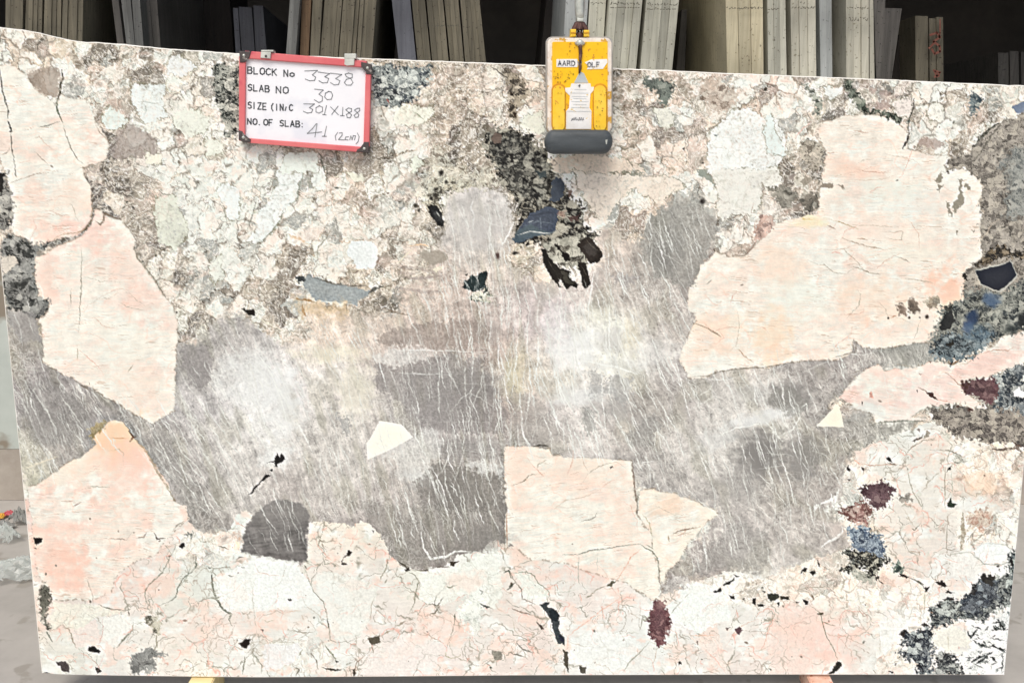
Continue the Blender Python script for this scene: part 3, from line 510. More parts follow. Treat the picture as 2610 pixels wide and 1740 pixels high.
# right middle: brown speckle, maroon and white-flecked blue-black
specky(z(3,2,"1480,640 1700,610 1850,640 1990,640 2060,560 2130,380 2230,280 2352,250 2700,220 2700,1000 2352,1010 2220,960 2060,960 1960,960 1900,920 1720,920 1690,850 1560,780"), (152,143,134), (92,86,82), (196,186,172), 6, .18, .40, 5, 6, 3, 1, 1, 490)
specky(z(3,2,"2090,380 2180,320 2240,270 2352,250 2700,220 2700,700 2352,680 2200,640 2080,620 2110,500"), (118,122,124), (54,60,66), (226,226,220), 7, .1, .35, 8, 8, 5, .95, 1, 500)
for q in ("2330,350 2400,300 2500,330 2480,420 2352,400", "2250,490 2300,460 2352,480 2420,480 2400,560 2330,555 2270,540"): fill(z(3,2,q), (250,250,248), 1, 3, 3, 1.5, .01)
specky(z(3,2,"1870,390 1960,370 2100,365 2130,450 2120,540 2060,600 1980,600 1920,540 1850,510 1790,470 1780,410"), (112,86,88), (84,62,66), (146,118,116), 6, .3, .5, 4, 4, 2)
for x, y, r in ((1790,400,14),(1830,395,12),(1860,385,12),(1800,430,16),(1830,450,18),(1850,420,16),(1820,490,12),(1750,625,13),(1855,650,20),(1880,655,12),(1690,240,12)): blob(1950+x*KZ, 860+y*KZ, r*KZ*1.1, r*KZ, (88,66,60), .85)
for q in ("2070,960 2110,945 2165,970 2150,1010 2080,1000", "2180,980 2220,940 2265,960 2250,1000 2200,1010"): fill(z(3,2,q), (246,236,214), .95, 3, 2)
line(z(3,2,"2060,1015 2150,1020 2280,1000 2330,1040"), 3, (92,76,66), .8, 3, 3); line(z(3,2,"2240,930 2290,980 2352,990"), 3, (92,72,62), .7, 3, 3)
specky(z(3,2,"860,1370 900,1335 1000,1320 1060,1300 1100,1330 1190,1400 1150,1450 1100,1490 1070,1560 1000,1540 950,1520 930,1460 870,1440"), (104,82,86), (78,58,62), (150,128,126), 7, .35, .45, 5, 6, 2)
specky(z(3,2,"820,1500 900,1490 960,1540 980,1568") + z(3,3,"980,0 940,80 920,135 870,140 800,100 740,80 720,40 640,20 760,-40"), (146,112,106), (96,66,62), (222,200,188), 7, .05, .3, 5, 6, 2, .9, 1, 510)
specky(z(3,2,"1220,1440 1290,1420 1340,1470 1300,1490 1230,1480"), (150,144,136), (110,104,98), (200,190,180), 6, .3, .5)
specky(z(3,3,"740,140 940,150 980,220 1040,240 1080,300 1110,410 1000,420 900,390 850,350 790,330 800,260 740,200"), (124,134,146), (70,80,96), (190,200,208), 6, .3, .25, 5, 5, 2, 1, 1, 520)
specky(z(3,3,"730,340 800,350 880,375 960,400 1060,420 1130,430 1080,490 1010,560 1030,640 990,610 920,590 900,500 840,540 740,560 680,540 690,520 720,500 780,480 720,410"), (80,82,80), (34,34,32), (206,200,184), 6, -.05, .32, 5, 6, 2, 1, 1, 530)
specky(z(3,3,"1160,460 1220,470 1270,540 1220,570 1150,540"), (122,132,122), (70,76,72), (170,176,166), 7, .3, .5)
specky(z(3,3,"770,560 850,530 920,560 980,620 1010,650 900,660 830,620"), (176,176,164), (120,120,110), (214,210,198), 8, .3, .4, 5, 5, 3, .8)
fill(z(3,3,"1220,570 1250,580 1310,610 1290,620 1230,600"), (52,50,46), .95, 2, 2)
for q in ("1430,690 1500,690 1460,740", "1550,650 1620,640 1660,690 1600,700", "1660,730 1710,745 1700,760 1650,755", "1490,880 1550,870 1545,910 1505,915", "1570,830 1620,850 1590,880", "1610,800 1720,790 1700,815 1630,820", "1230,1110 1280,1080 1330,1130 1300,1160 1240,1150", "1410,1040 1450,1020 1480,1040 1450,1060", "1370,1090 1420,1080 1410,1120 1370,1115", "1130,1460 1170,1460 1160,1480 1130,1475", "1180,1380 1200,1385 1190,1405"): fill(z(3,3,q), (52,46,44), .9, 2.5, 3)
# lower right corner
specky(z(3,3,"2230,350 2290,330 2290,640 2240,860 2110,900 2000,990 1900,990 1700,1010 1540,1060 1450,1090 1500,1000 1510,900 1590,830 1750,800 1850,740 1900,680 1960,640 1960,590 2090,590 2200,560"), (128,130,128), (50,54,58), (214,218,212), 7, .08, .35, 6, 7, 3, 1, 1, 540)
specky(z(3,3,"1750,800 1850,740 1900,680 2100,640 2150,780 2000,900 1900,960 1800,900"), (94,98,104), (44,48,56), (170,178,184), 6, .1, .45, 8, 7, 4, .9, 1, 545)
specky(z(3,3,"1270,1120 1400,1080 1530,1010 1500,1130 1590,1200 1530,1280 1500,1400 1560,1500 1400,1500 1340,1380 1200,1300 1300,1240 1220,1200"), (112,116,120), (44,48,56), (216,220,216), 7, .02, .38, 7, 8, 3, 1, 1, 550)
specky(z(3,3,"1540,1300 1650,1250 1720,1320 1800,1430 1850,1500 1520,1500 1560,1400"), (96,98,98), (44,46,50), (222,222,216), 7, .02, .35, 6, 8, 3, 1, 1, 560)
fill(z(3,3,"1520,1180 1570,1070 1680,1040 1800,1080 1850,1170 1840,1240 1700,1260 1640,1280 1540,1230"), (240,236,226), .95, 5, 4); fill(z(3,3,"1530,1290 1600,1240 1640,1260 1560,1310"), (246,246,242), .95, 3, 3)
fill(z(3,3,"1960,590 2090,590 2080,640 2060,690 1990,660"), (54,52,50), .85, 4, 4); fill(z(3,3,"1830,750 1900,670 1920,760"), (48,46,48), .85, 3, 4)
fill(z(3,3,"2220,450 2255,440 2255,500 2225,500"), (44,44,44), .95, 2, 2)
specky(z(3,3,"1830,1010 2000,1000 2240,900 2235,1100 2180,1500 1860,1500 1760,1380 1800,1300 1860,1250"), (244,245,242), (120,124,122), (250,250,248), 6, .62, .2, 6, 5, 4, 1, 1, 570)
random.seed(5)
for k in range(26):
    x0, y0 = random.uniform(1880,2150), random.uniform(1020,1440); a = math.radians(random.choice((-20,20,30,-30,25))+random.uniform(-18,18)); l = random.uniform(25,70)
    line(z(3,3,"%f,%f %f,%f" % (x0, y0, x0+l*math.cos(a), y0+l*math.sin(a))), random.uniform(.9,2.4), (56,60,58), .9, 4, 4)
for q, wd in (("1880,1180 1960,1230 2050,1245",3),("2060,1225 2130,1250 2180,1290",4),("1820,1340 1900,1330",2),("1870,1380 1950,1330 2030,1310",5),("1920,1390 2020,1330",6),("2050,1160 2180,1180",2),("2060,1020 2130,1020 2170,1080 2190,1060",4),("2090,1050 2150,1080",4),("2160,1300 2150,1470",2.5),("2110,990 2150,1030",4),("1840,1100 1870,1150 1930,1080",5),("2350,1100 2150,1080",2)): line(z(3,3,q), wd*.7, (48,54,54), .92, 3, 4)
for q in ("1790,20 1800,200 1780,360", "1760,230 1790,240"): line(z(3,3,q), 5.5, (150,138,118), .75, 4, 5)
specky(z(3,3,"1840,20 2050,0 2100,60 2050,130 1950,170 1850,120"), (210,186,168), (160,124,108), (236,224,208), 7, .15, .3, 8, 8, 5, .75)
line(z(3,3,"1660,30 1650,200 1645,350 1700,365 1730,350"), 1.5, (150,140,124), .8); line(z(3,2,"1640,1180 1635,1300 1640,1568"), 1.5, (160,150,134), .7)
# centre cluster of black crystals
specky(d("1105,310 1135,290 1180,300 1220,310 1255,345 1280,400 1300,440 1330,460 1345,510 1370,540 1370,590 1340,600 1300,590 1255,600 1245,560 1200,560 1180,530 1200,500 1180,450 1150,420 1140,380 1110,360"), (128,122,112), (40,39,38), (196,190,176), 11, .02, .26, 7, 7, 3, 1, 1, 600)
specky(d("1120,330 1180,310 1250,350 1290,430 1240,470 1190,440 1150,390"), (104,102,96), (34,34,34), (190,186,174), 10, .04, .30, 7, 7, 5, .8, 1, 605)
specky(d("985,420 1010,400 1100,425 1080,432 1010,450 1015,500 985,490 975,460"), (190,180,160), (74,70,62), (232,228,212), 6, .1, .25, 6, 6, 3, .9, 1, 610)
specky(d("950,450 1000,330 1080,400 1120,380 1150,420 1110,432 1050,425 1000,440 985,470"), (205,198,182), (92,86,76), (238,236,222), 7, .32, .2, 8, 8, 6, .6, 1, 620)
fill(z(1,0,"2140,1270 2190,1190 2240,1230 2230,1300 2180,1300"), (112,98,90), .9, 2, 2); fill(z(1,0,"2300,1400 2352,1380 2352,1500 2310,1460"), (40,38,38), .9, 3, 3)
KF = z(2,1,"20,640 60,580 110,500 180,410 250,370 310,350 400,360 435,385 425,470 410,570 330,590 250,612 170,640 100,670 40,672")
fill(KF, (80,86,98), 1, 3, 2, 1.5, .10)
fill(z(2,1,"20,640 60,560 180,500 260,560 400,570 330,592 170,640 60,672"), (92,104,108), .7, 4, 2, 3)
for q, c_, wd in (("60,600 180,570 300,585 420,578",(214,214,210),1.4),("160,490 210,470",(190,196,200),1.6),("275,440 280,570",(150,160,170),1.3),("120,520 250,480 380,500",(108,116,126),2),("180,430 300,400 420,400",(66,70,80),3)): line(z(2,1,q), wd, c_, .8, 3, 1)
fill(z(2,1,"370,120 430,80 490,110 495,180 470,260 420,310 365,290 380,200"), (78,84,94), .95, 4, 3)
fill(z(2,1,"110,90 170,100 160,135 120,125"), (36,36,36), .9, 3, 3); fill(z(2,1,"230,20 320,15 330,70 260,80"), (70,78,80), .8, 4, 4)
fill(z(2,1,"520,200 560,180 570,240 540,260"), (104,86,78), .8); fill(z(2,1,"520,440 600,430 640,390 620,480 560,480"), (88,70,66), .85, 4, 4); fill(z(2,1,"420,390 500,380 510,450 440,450"), (140,106,96), .5, 4, 4, 3); fill(z(2,1,"640,350 700,340 690,375 650,375"), (66,58,54), .8, 3, 3)
specky(z(2,1,"300,700 420,640 620,600 740,640 760,700 700,860 620,900 540,900 430,880 340,800"), (160,156,144), (66,62,56), (212,206,192), 10, .2, .32, 5, 5, 3, .9, 1, 630)
KS = [z(2,1,"285,720 320,725 335,780 400,850 450,905 510,920 542,945 530,980 575,1010 620,1045 605,1085 555,1060 520,1092 480,1060 460,1010 440,1040 475,1075 455,1080 400,1020 350,945 320,890 300,830"),
      z(2,1,"615,840 650,850 690,850 700,930 720,980 738,1040 692,1088 650,1050 640,970 625,910"),
      z(2,1,"600,700 650,640 700,620 760,650 800,710 838,765 820,830 790,860 750,850 725,860 700,820 680,790 640,740"),
      z(2,1,"400,690 440,680 465,740 540,780 548,830 510,838 470,770"), z(1,1,"1575,350 1600,325 1650,335 1690,400 1718,480 1705,525 1665,520 1630,470 1590,430"),
      z(1,1,"1878,1075 1900,1030 1945,1000 1960,960 2010,975 2060,935 2100,930 2118,985 2095,1030 2100,1090 2050,1105 1990,1115 1930,1100")]
for q, c_ in zip(KS, ((52,48,43),(60,54,49),(62,55,50),(44,40,38),(50,50,50),(56,66,66))): fill(q, c_, 1, 2.2, 1.8, 1.3, .12)
fill(z(2,1,"450,930 530,950 520,990 590,1040 560,1050 500,1030"), (84,80,72), .8, 2, 2); fill(z(2,1,"660,700 740,660 790,720 770,800 720,790"), (78,72,68), .7, 2, 2)
line(z(2,1,"440,1000 480,1050 500,1075"), 1.3, (214,210,200), .8); line(z(1,1,"1640,380 1680,440"), 1.5, (176,176,170), .8, 2, 1)
for q, wd in (("690,640 740,700 810,760",1.2),("650,880 700,980",1.2),("340,820 400,930",1),("530,860 600,960 590,980",3)): line(z(2,1,q), wd, (112,104,94), .7, 2, 2)
specky(z(1,1,"1940,1120 2060,1110 2110,1090 2150,1150 2130,1200 2080,1225 1990,1210 1940,1160"), (186,182,166), (80,86,78), (240,238,226), 7, .1, .2, 4, 5, 2, .95)
fill(z(1,1,"2070,1120 2110,1090 2120,1110 2080,1145"), (46,54,50), .9, 2, 2); fill(z(1,1,"1895,960 1930,955 1925,985"), (60,64,62), .9, 2, 2)
for x, y, r, c_ in ((2205,785,25,(92,74,70)),(1460,340,22,(70,66,58)),(1645,190,20,(60,56,50)),(1640,240,22,(64,60,54)),(1690,40,24,(54,50,46)),(1600,270,16,(58,54,50)),(1490,380,14,(80,76,70)),(1740,120,18,(70,66,60))): blob(650+x*KZ, 430+y*KZ, r*KZ, r*KZ*1.1, c_, .85)
blob(1300+45*KZ, 430+765*KZ, 36*KZ, 20*KZ, (52,48,44), .9); blob(1300+1745*KZ, 430+300*KZ, 24*KZ, 24*KZ, (48,40,38), .95)
for q in ("1690,0 1790,0 1830,60 1870,170 1830,130 1800,100 1740,90",): fill(z(2,1,q), (150,154,144), .8, 3, 3)
# cloudy grey cores
blob(1210, 560, 80, 75, (196,192,188), .55); blob(1240, 600, 60, 40, (206,200,198), .4)
fill(z(1,1,"1490,760 1560,740 1640,735 1740,780 1755,830 1680,865 1620,880 1550,850"), (172,162,150), .85, 4, 3); fill(z(1,1,"1630,890 1720,875 1690,920 1620,930"), (240,230,210), .8, 3, 3)
fill(z(1,1,"830,720 870,665 1080,660 1110,720 1130,790 1100,880 1060,905 990,920 930,905 900,850 850,790"), (240,242,240), .97, 5, 3)
line(z(1,1,"1990,260 1960,360 1990,420 1980,520"), 2.5, (234,232,230), .5); line(z(1,1,"2040,420 2140,500 2280,530"), 2, (222,218,214), .6); line(z(1,1,"2352,480 2300,600 2240,700"), 2.6, (244,242,238), .8); line(z(1,1,"2030,220 2200,310 2300,320"), 2, (226,222,218), .5)
KG = z(1,1,"430,1000 480,965 560,980 640,1020 760,1050 880,1070 1000,1080 1060,1100 1000,1150 940,1190 920,1235 800,1225 700,1212 560,1200 490,1130 440,1080")
fill(KG, (158,162,162), .95, 4, 3, 2, .10); fill(z(1,1,"372,975 440,985 445,1035 400,1030"), (70,72,72), .9, 3, 3)
line(z(1,1,"450,960 600,1010 750,1050 900,1065 1010,1060"), 2, (112,108,102), .8, 3, 3); line(z(1,1,"560,1195 700,1212 900,1235"), 1.8, (236,238,234), .8); line(z(1,1,"1030,1130 1090,1090 1170,1070"), 4, (92,90,84), .8, 4, 4); line(z(1,1,"1160,1270 1290,1300 1430,1345"), 1.8, (128,112,96), .8, 4, 3)
s_ = fill(z(1,1,"350,1170 480,1195 560,1215 700,1225 850,1260 800,1330 600,1340 500,1330 430,1380 420,1250 370,1230"), (212,186,150), .6, 12, 9, 16)
line(z(1,1,"360,1180 460,1190 560,1215"), 2.5, (150,116,72), .8, 3, 3); line(z(1,1,"430,1240 440,1300 470,1340"), 3, (168,132,90), .7, 4, 4); line(z(1,1,"310,610 400,630 480,690"), 3, (214,178,140), .6, 5, 5); line(z(1,1,"1400,700 1500,690 1580,700"), 2.5, (238,206,172), .8, 4, 3)
for q, a in (("1300,900 1500,905 1640,960",.5),("1340,980 1500,1000 1700,970",.6),("1280,1090 1500,1110 1740,1115",.5),("1300,940 1450,960",.4)): line(z(1,1,q), 4, (166,152,146), a, 4, 3)
for q in ("1260,1060 1500,1090 1750,1100", "1330,930 1600,940"): line(z(1,1,q), 1.5, (228,214,202), .6, 4, 3)
# white fragments of the upper band
for q, c_ in ((z(1,1,"0,560 20,400 90,330 200,180 190,60 230,-40 420,-60 430,80 400,180 370,290 280,330 240,460 180,570 90,640 0,690 -60,640"), (244,246,243)), (z(1,1,"530,20 650,-20 660,110 640,190 560,200 500,150"), (238,240,234)), (z(0,1,"1980,180 2080,130 2170,180 2180,440 2100,480 2060,440 2040,340"), (240,242,240)),
        (z(0,1,"1420,260 1600,240 1620,380 1700,480 1700,640 1580,740 1440,640 1400,400"), (228,228,214)), (z(0,1,"1900,840 2030,780 2030,1010 1940,1050 1900,960"), (238,238,228)), (z(0,0,"1180,780 1500,770 1490,960 1500,1070 1300,1100 1200,960"), (236,239,236)), (z(0,0,"930,1090 1000,960 1090,1010 1150,1100 1120,1170 960,1170"), (232,238,232)),
        (z(0,0,"1530,520 1650,500 1780,600 1650,700 1530,650"), (240,240,238)), (z(2,0,"1790,1568 1790,1400 1830,1220 1920,1120 2020,1010 2180,990 2300,1060 2420,1080 2520,1250 2500,1400 2420,1568"), (246,247,244)), (z(2,1,"1830,0 2420,0 2480,100 2400,160 2300,140 2280,330 2180,420 2100,430 2000,400 1950,480 1900,420 1880,160"), (240,236,228)),
        (z(1,0,"1250,960 1400,950 1600,980 1630,1060 1500,1130 1400,1150 1270,1110"), (242,240,226)), (z(1,0,"1410,1440 1480,1400 1530,1500 1420,1568"), (238,240,226)), (z(2,0,"90,1150 150,1060 300,1000 310,1190 160,1200"), (238,236,222)), (z(3,0,"1480,960 1560,920 1640,980 1620,1090 1520,1110 1470,1060"), (246,242,232)), (z(1,0,"270,1400 560,1370 580,1568 250,1568"), (234,238,230)),
        (z(2,0,"1310,1000 1420,960 1500,1060 1440,1180 1380,1150"), (236,232,220)), (z(2,0,"330,1440 700,1390 1050,1440 1250,1568 420,1568"), (236,218,202)), (z(2,1,"560,20 1060,60 1480,80 1590,180 1450,230 1380,320 1130,180 950,330 860,460 740,380 640,200"), (244,230,216)), (z(0,0,"1560,1000 1740,980 1900,1060 1900,1200 1700,1240 1580,1150"), (240,240,228)),
        (z(0,0,"1860,1260 2040,1290 2030,1400 1880,1420"), (240,240,228)), (z(0,0,"1310,1380 1470,1400 1460,1500 1330,1490"), (246,240,224)), (z(3,0,"0,1040 40,1010 100,1200 180,1350 180,1420 0,1390"), (232,238,234)), (z(3,0,"530,800 700,790 660,880 560,920"), (236,236,232)), (z(3,0,"1170,920 1330,880 1300,1080 1180,1060"), (242,230,222)), (z(1,1,"830,30 990,40 1000,100 870,100"), (244,240,224))):
    s, m, sd = poly(q, 6, 4, 2); 
    if s is None: continue
    c = np.array(c_, np.float32)/255*(1+hs[s]*.012+GRAIN[s]*.02+fa[s]*.04)[..., None]
    m = m*np.clip(.95+W2x[s]*.8, .5, 1); ci = np.exp(-(edgeb[s]*8)**2)*sstep(-.1, .3, W1x[s]-W2y[s]*.3); c = c+(np.array([168,168,150], np.float32)/255-c)*(ci*.22)[..., None]
    over(s, m*.88, c); over(s, np.exp(-(np.clip(sd+1.5, -9, 99)/1.7)**2)*.62*sstep(-.35, .15, W2x[s]+W1y[s]), (140,136,116))
for q in ("1230,930 1310,920 1400,940 1490,925","1310,940 1330,1000 1300,1060"): line(z(0,0,q), 1.2, (176,180,172), .7)
for q in ("20,240 200,250 380,230","60,60 250,150 400,130","-40,400 100,380"): line(z(1,1,q), 1.2, (176,184,176), .6, 5, 3)
# ---- grey mass: darker smooth cores, pale veils
fill(d("603,1162 625,1149 660,1146 692,1156 709,1180 705,1210 701,1240 706,1292 650,1284 600,1276 555,1268 558,1232 570,1205 586,1180") , (142,138,135), .8, 4, 2.2, 4)
s, m, sd = poly(d("603,1162 625,1149 660,1146 692,1156 709,1180 705,1210 701,1240 706,1292 650,1284 600,1276 555,1268 558,1232 570,1205 586,1180"), 4, 2.2, 3.5)
c = (np.array([122,118,116], np.float32)/255)*(1+.13*gn(PX[s]/60, (PY[s]+PX[s]*.12+W1y[s]*10)/6, 700)+.10*st3[s]+.2*mot[s]+.10*W2x[s])[..., None]; over(s, m*np.clip((PY[s]-1285)/70, .35, 1)*.95, c)
for x, y, rx, ry, a, v, al_ in ((1745,1042,60,56,0,138,.95),(1842,1055,46,56,10,144,.8),(1812,912,54,36,0,142,.85),(1060,880,110,40,5,152,.5),(1040,1130,70,36,0,140,.55),(1110,1240,60,28,-10,138,.5),(1530,580,40,60,20,146,.5),(1400,780,35,35,0,212,.6),(1720,900,40,20,0,196,.4),
        (1120,760,40,30,0,160,.3),(1010,930,80,30,10,158,.4),(1420,935,30,35,10,168,.6),(1370,910,22,34,0,170,.5),(1345,945,12,26,0,160,.5),(1480,980,34,30,0,166,.5),(450,860,26,40,0,156,.5),(110,980,60,40,20,152,.4),(1700,1110,50,50,0,158,.4),(1090,1020,70,20,0,160,.4)):
    blob(x*1.10969, y*1.10969, rx*1.10969, ry*1.10969, (v, v-4, v-7), al_, a, .35 if v > 145 else .12)
for x, y, rx, ry, a, v, al_ in ((600,880,80,60,20,236,.6),(650,930,45,90,-15,234,.55),(640,1050,40,24,0,232,.5),(1320,800,60,50,0,242,.65),(1330,910,70,24,0,236,.6),(1500,810,50,30,0,224,.3),(1750,960,90,16,-12,230,.65),(1650,1010,60,20,-20,216,.4),(1420,840,70,24,0,232,.4),(1270,740,30,60,0,216,.3),(960,1100,40,20,20,206,.4),(1990,940,40,20,-20,214,.35)):
    blob(x*1.10969, y*1.10969, rx*1.10969, ry*1.10969, (v, v, v-1), al_, a, .6)
blob(1180*1.11, 870*1.11, 30, 60, (216,206,176), .5); blob(820*1.11, 900*1.11, 50, 70, (226,220,202), .5); blob(760*1.11, 810*1.11, 90, 24, (232,226,204), .5); blob(1450*1.11, 770*1.11, 24, 50, (224,214,190), .4)
for q_, v_, a_ in ((z(1,2,"1100,250 1180,240 1300,250 1500,200 1560,170 1800,160 2050,180 2120,380 2200,450 2290,700 2300,850 2160,880 1700,850 1420,800 1350,650 1250,560 1100,420 1150,330"),(144,138,136),.50),
   (z(1,2,"1440,1320 1600,1180 1700,1150 1900,1160 1950,1220 2120,1230 2230,1260 2250,1568 1900,1568 1700,1540 1500,1400"),(132,127,122),.6), (z(1,3,"950,-60 1400,-60 2240,0 2270,300 2130,280 2040,370 1850,400 1740,490 1500,530 1400,500 1280,400 1180,280 1080,120"),(142,138,132),.35),
   (z(1,1,"1120,1500 1500,1400 1900,1370 2130,1450 2120,1568")+z(1,2,"2130,50 1850,120 1600,100 1260,90 1150,20"),(160,147,139),.6), (z(1,2,"1660,960 1900,950 2200,1000 2200,1100 2000,1120 1760,1130 1680,1060"),(150,146,143),.45),
   (z(0,2,"1680,60 1850,50 1950,200 1920,380 1830,470 1720,420 1650,250"),(148,142,141),.55), (z(0,2,"1430,830 1560,880 1660,1120 1820,1400 1920,1568 1700,1568 1500,1250 1350,1000"),(146,143,138),.35),
   (z(0,2,"180,400 500,380 700,600 840,800 850,960 700,1000 300,960 200,700"),(146,143,140),.35), (z(2,2,"650,650 760,640 800,800 730,900 680,850"),(158,156,152),.6), (z(2,2,"860,350 960,330 1100,380 1090,580 1000,590 850,520"),(174,172,170),.6),
   (z(2,2,"1030,850 1160,840 1300,680 1380,780 1300,980 1180,1000 1060,940"),(160,156,152),.6), (z(2,1,"1180,640 1300,420 1500,230 1640,220 1880,380 1900,560 1800,720 1740,850 1680,1050 1600,1100 1450,1000 1350,980 1230,850"),(148,147,142),.45),
   (z(2,2,"0,420 120,520 330,640 480,880 480,940 0,960"),(160,154,149),.45), (z(1,2,"760,700 820,710 870,760 870,840 810,850 780,780"),(172,170,168),.6), (z(2,2,"700,330 830,320 830,520 730,520"),(178,176,174),.5), (z(2,1,"930,930 1080,940 1180,1010 1060,1060 930,1030"),(172,166,164),.6),
   (z(3,2,"60,480 200,430 330,500 400,640 300,720 180,700 60,620"),(152,149,143),.5), (z(3,2,"300,980 400,900 540,960 560,1100 460,1180 330,1150"),(152,148,142),.55), (z(3,3,"-200,100 0,200 60,420 -100,560 -420,520 -560,560 -700,620 -560,400 -380,200"),(154,151,147),.4)):
    fill(q_, v_, a_, 10, 8, 3, .12)
for q_, a_ in ((z(1,2,"1100,1000 1440,910 1560,830 1700,900 1700,1050 1560,1130 1580,1250 1440,1310 1300,1250 1250,1080"),.35),(z(1,2,"1080,130 1260,110 1500,140 1560,150 1480,200 1300,240 1100,230"),.45),(z(1,2,"1900,1130 2050,1120 2240,1180 2240,1250 2100,1220 1950,1210"),.5),(z(0,2,"1900,560 2000,200 2250,100 2400,140 2500,500 2600,900 2500,1000 2300,900 2200,600"),.30),(z(1,2,"60,950 260,960 330,1060 300,1130 200,1200 110,1230 60,1100"),.5)):
    fill(q_, (232,231,228), a_, 12, 9, 8, .08)
random.seed(21); nst = 0
MBs = MB
def mb_at(x, y):
    j = int(np.clip(np.searchsorted(PY[:, NC//2], y), 0, NR-1)); i = int(np.clip(np.searchsorted(PX[j], x), 0, NC-1)); return MB[j, i]*(1-MC[j, i])
while nst < 1500:
    x, y = random.uniform(20, 2360), random.uniform(480, 1490)
    if mb_at(x, y) < .5: continue
    cen = math.exp(-((x-1430)/230)**2)
    a = math.radians(float(np.interp(x, [0,300,700,1100,1350,1550,1800,2200], [26,28,24,20,8,14,18,24]))+random.gauss(0, 5+4*cen)+9*math.sin(x/170+y/230)); L = random.uniform(30, 110)*(1+.5*cen)
    dx, dy = math.sin(a)*L/2, math.cos(a)*L/2; bw = random.uniform(-8, 8)
    if mb_at(x-dx, y-dy) < .4 or mb_at(x+dx, y+dy) < .4: continue
    v = random.uniform(222, 246)
    line([(x-dx, y-dy), (x+bw, y), (x+dx, y+dy)], random.choice((.8,.9,1.1,1.3,1.7))+.3*cen, (v, v-1, v-6), min(1, random.uniform(.22, .8)+.15*cen), 5, 2.2); nst += 1
for k in range(190):
    x, y = random.uniform(1150, 2300), random.uniform(620, 1450)
    if mb_at(x, y) < .5: continue
    a = math.radians(random.choice((-35, 48, 62, -12, 5))+random.gauss(0, 10)); P = [(x, y)]
    for q in range(random.randint(2, 4)): a += random.gauss(0, .25); l = random.uniform(14, 45); P.append((P[-1][0]+l*math.sin(a), P[-1][1]+l*math.cos(a)))
    if mb_at(*P[-1]) > .4: line(P, random.choice((.8, 1.0, 1.4)), (240,238,232), random.uniform(.25, .7), 5, 2.5)
for k in range(60):
    x, y = random.uniform(900, 2000), random.uniform(700, 1250)
    if mb_at(x, y) < .5: continue
    L = random.uniform(30, 120); line([(x-L, y+random.uniform(-6,6)), (x, y), (x+L, y+random.uniform(-8,8))], random.uniform(.5, 1.2), (232,230,224), random.uniform(.15, .4), 4, 2)
for q, wd in (("60,200 150,330 260,640 330,900",2.6),("0,500 50,640 120,900",2),("1120,200 1180,400",2.2),("1600,1180 1700,1350 1760,1568",2.2),("2290,560 2320,680 2330,860",1.6),("1260,120 1600,115 2180,140",1.6),("1260,320 1500,335 1800,330",1.4),("1200,1090 1260,1200",1.5)): line(z(1,2,q), wd*.7, (240,239,235), .8, 3, 1.5)
for q, wd in (("250,0 260,200 230,330",3),("830,300 840,600 870,900",2.2),("540,250 560,420 600,620",2.2),("420,0 480,200 560,420",2),("380,660 500,880",2.2),("300,700 400,960",2),("1330,200 1450,470",2.2),("1480,100 1600,600 1640,760",2.4),("1100,690 1180,850",2),("620,200 1000,280 1150,330",3.5),("1880,900 2050,820 2300,780",2.6),("1150,1140 1330,1120",1.6),("740,60 900,230",4),("2240,870 2330,1180",2.4)): line(z(2,2,q), wd*.65, (244,243,238), .8, 4, 2)
for q, wd in (("0,1100 100,1400 230,1568",2),("120,550 200,800 310,1150",1.8),("400,500 480,680",2.4),("420,820 470,1100",1.6),("330,640 370,600 400,700",2),("0,760 100,880 160,940",4),("100,900 250,840 330,700",3),("690,840 800,1030",1.8),("640,880 760,1090",1.5),("90,900 230,1350 280,1568",2.2)): line(z(3,2,q), wd*.65, (240,238,232), .75, 4, 2)
for q, wd in (("600,1420 620,1540 660,1410 665,1380",3),("500,1510 580,1480 650,1440",4),("440,1568 480,1510",5)): line(z(3,2,q), wd, (246,246,242), .9, 3, 2)
line(z(3,3,"700,150 705,200 640,260 560,290 510,330"), 3, (246,244,240), .9, 2, 2); blob(1950+640*KZ, 1300+190*KZ, 18, 20, (222,208,200), .6)
line(z(1,3,"1510,200 1530,340 1600,440 1740,420 1820,370 1960,375"), 3, (240,240,234), .9, 3, 2)
line(z(0,2,"230,1190 330,1150 440,1110 520,1080"), 1.8, (232,220,200), .8, 3, 2); line(z(0,2,"130,295 280,290 370,300"), 1.5, (206,204,196), .8, 2, 1)
for q in ("110,450 200,560 320,850","380,560 430,660 520,880","560,850 610,980","520,500 640,640 760,820","330,450 300,480 500,780"): line(z(0,2,q), 1.6, (214,212,206), .7, 4, 2)
for q in ("1390,840 1480,1000 1600,1300","1560,820 1650,1050 1800,1180 1860,1300","1700,760 1820,1000 1950,1200 2000,1380","1940,900 2080,1130 2200,1380","1620,430 1700,700 1800,760","2100,700 2200,900 2180,1000","2270,200 2352,560"): line(z(0,2,q), 1.8, (226,224,218), .75, 4, 2)
for q in ("990,1300 1150,1210 1290,1290","1480,1250 1700,1340 1760,1440"): pass
specky(z(0,2,"820,800 900,760 980,770 900,860 860,900 850,960 820,880"), (184,164,120), (130,112,72), (214,200,170), 7, .3, .4, 4, 4, 3, .7)
line(z(0,2,"1170,850 1210,900 1180,945"), 2.6, (96,64,44), .9); line(z(0,2,"1205,905 1240,900"), 2.2, (96,64,44), .9); line(z(0,2,"1240,930 1350,1060 1450,1250 1590,1480"), 3, (150,138,116), .6, 3, 3); line(z(0,2,"1000,908 1170,915"), 1.3, (200,140,100), .7)
line(z(1,3,"2285,0 2290,330"), 1.6, (176,138,116), .8, 1, 1); line(z(2,2,"1115,1130 1130,1350 1160,1568"), 2.2, (142,124,112), .8, 2, 2)
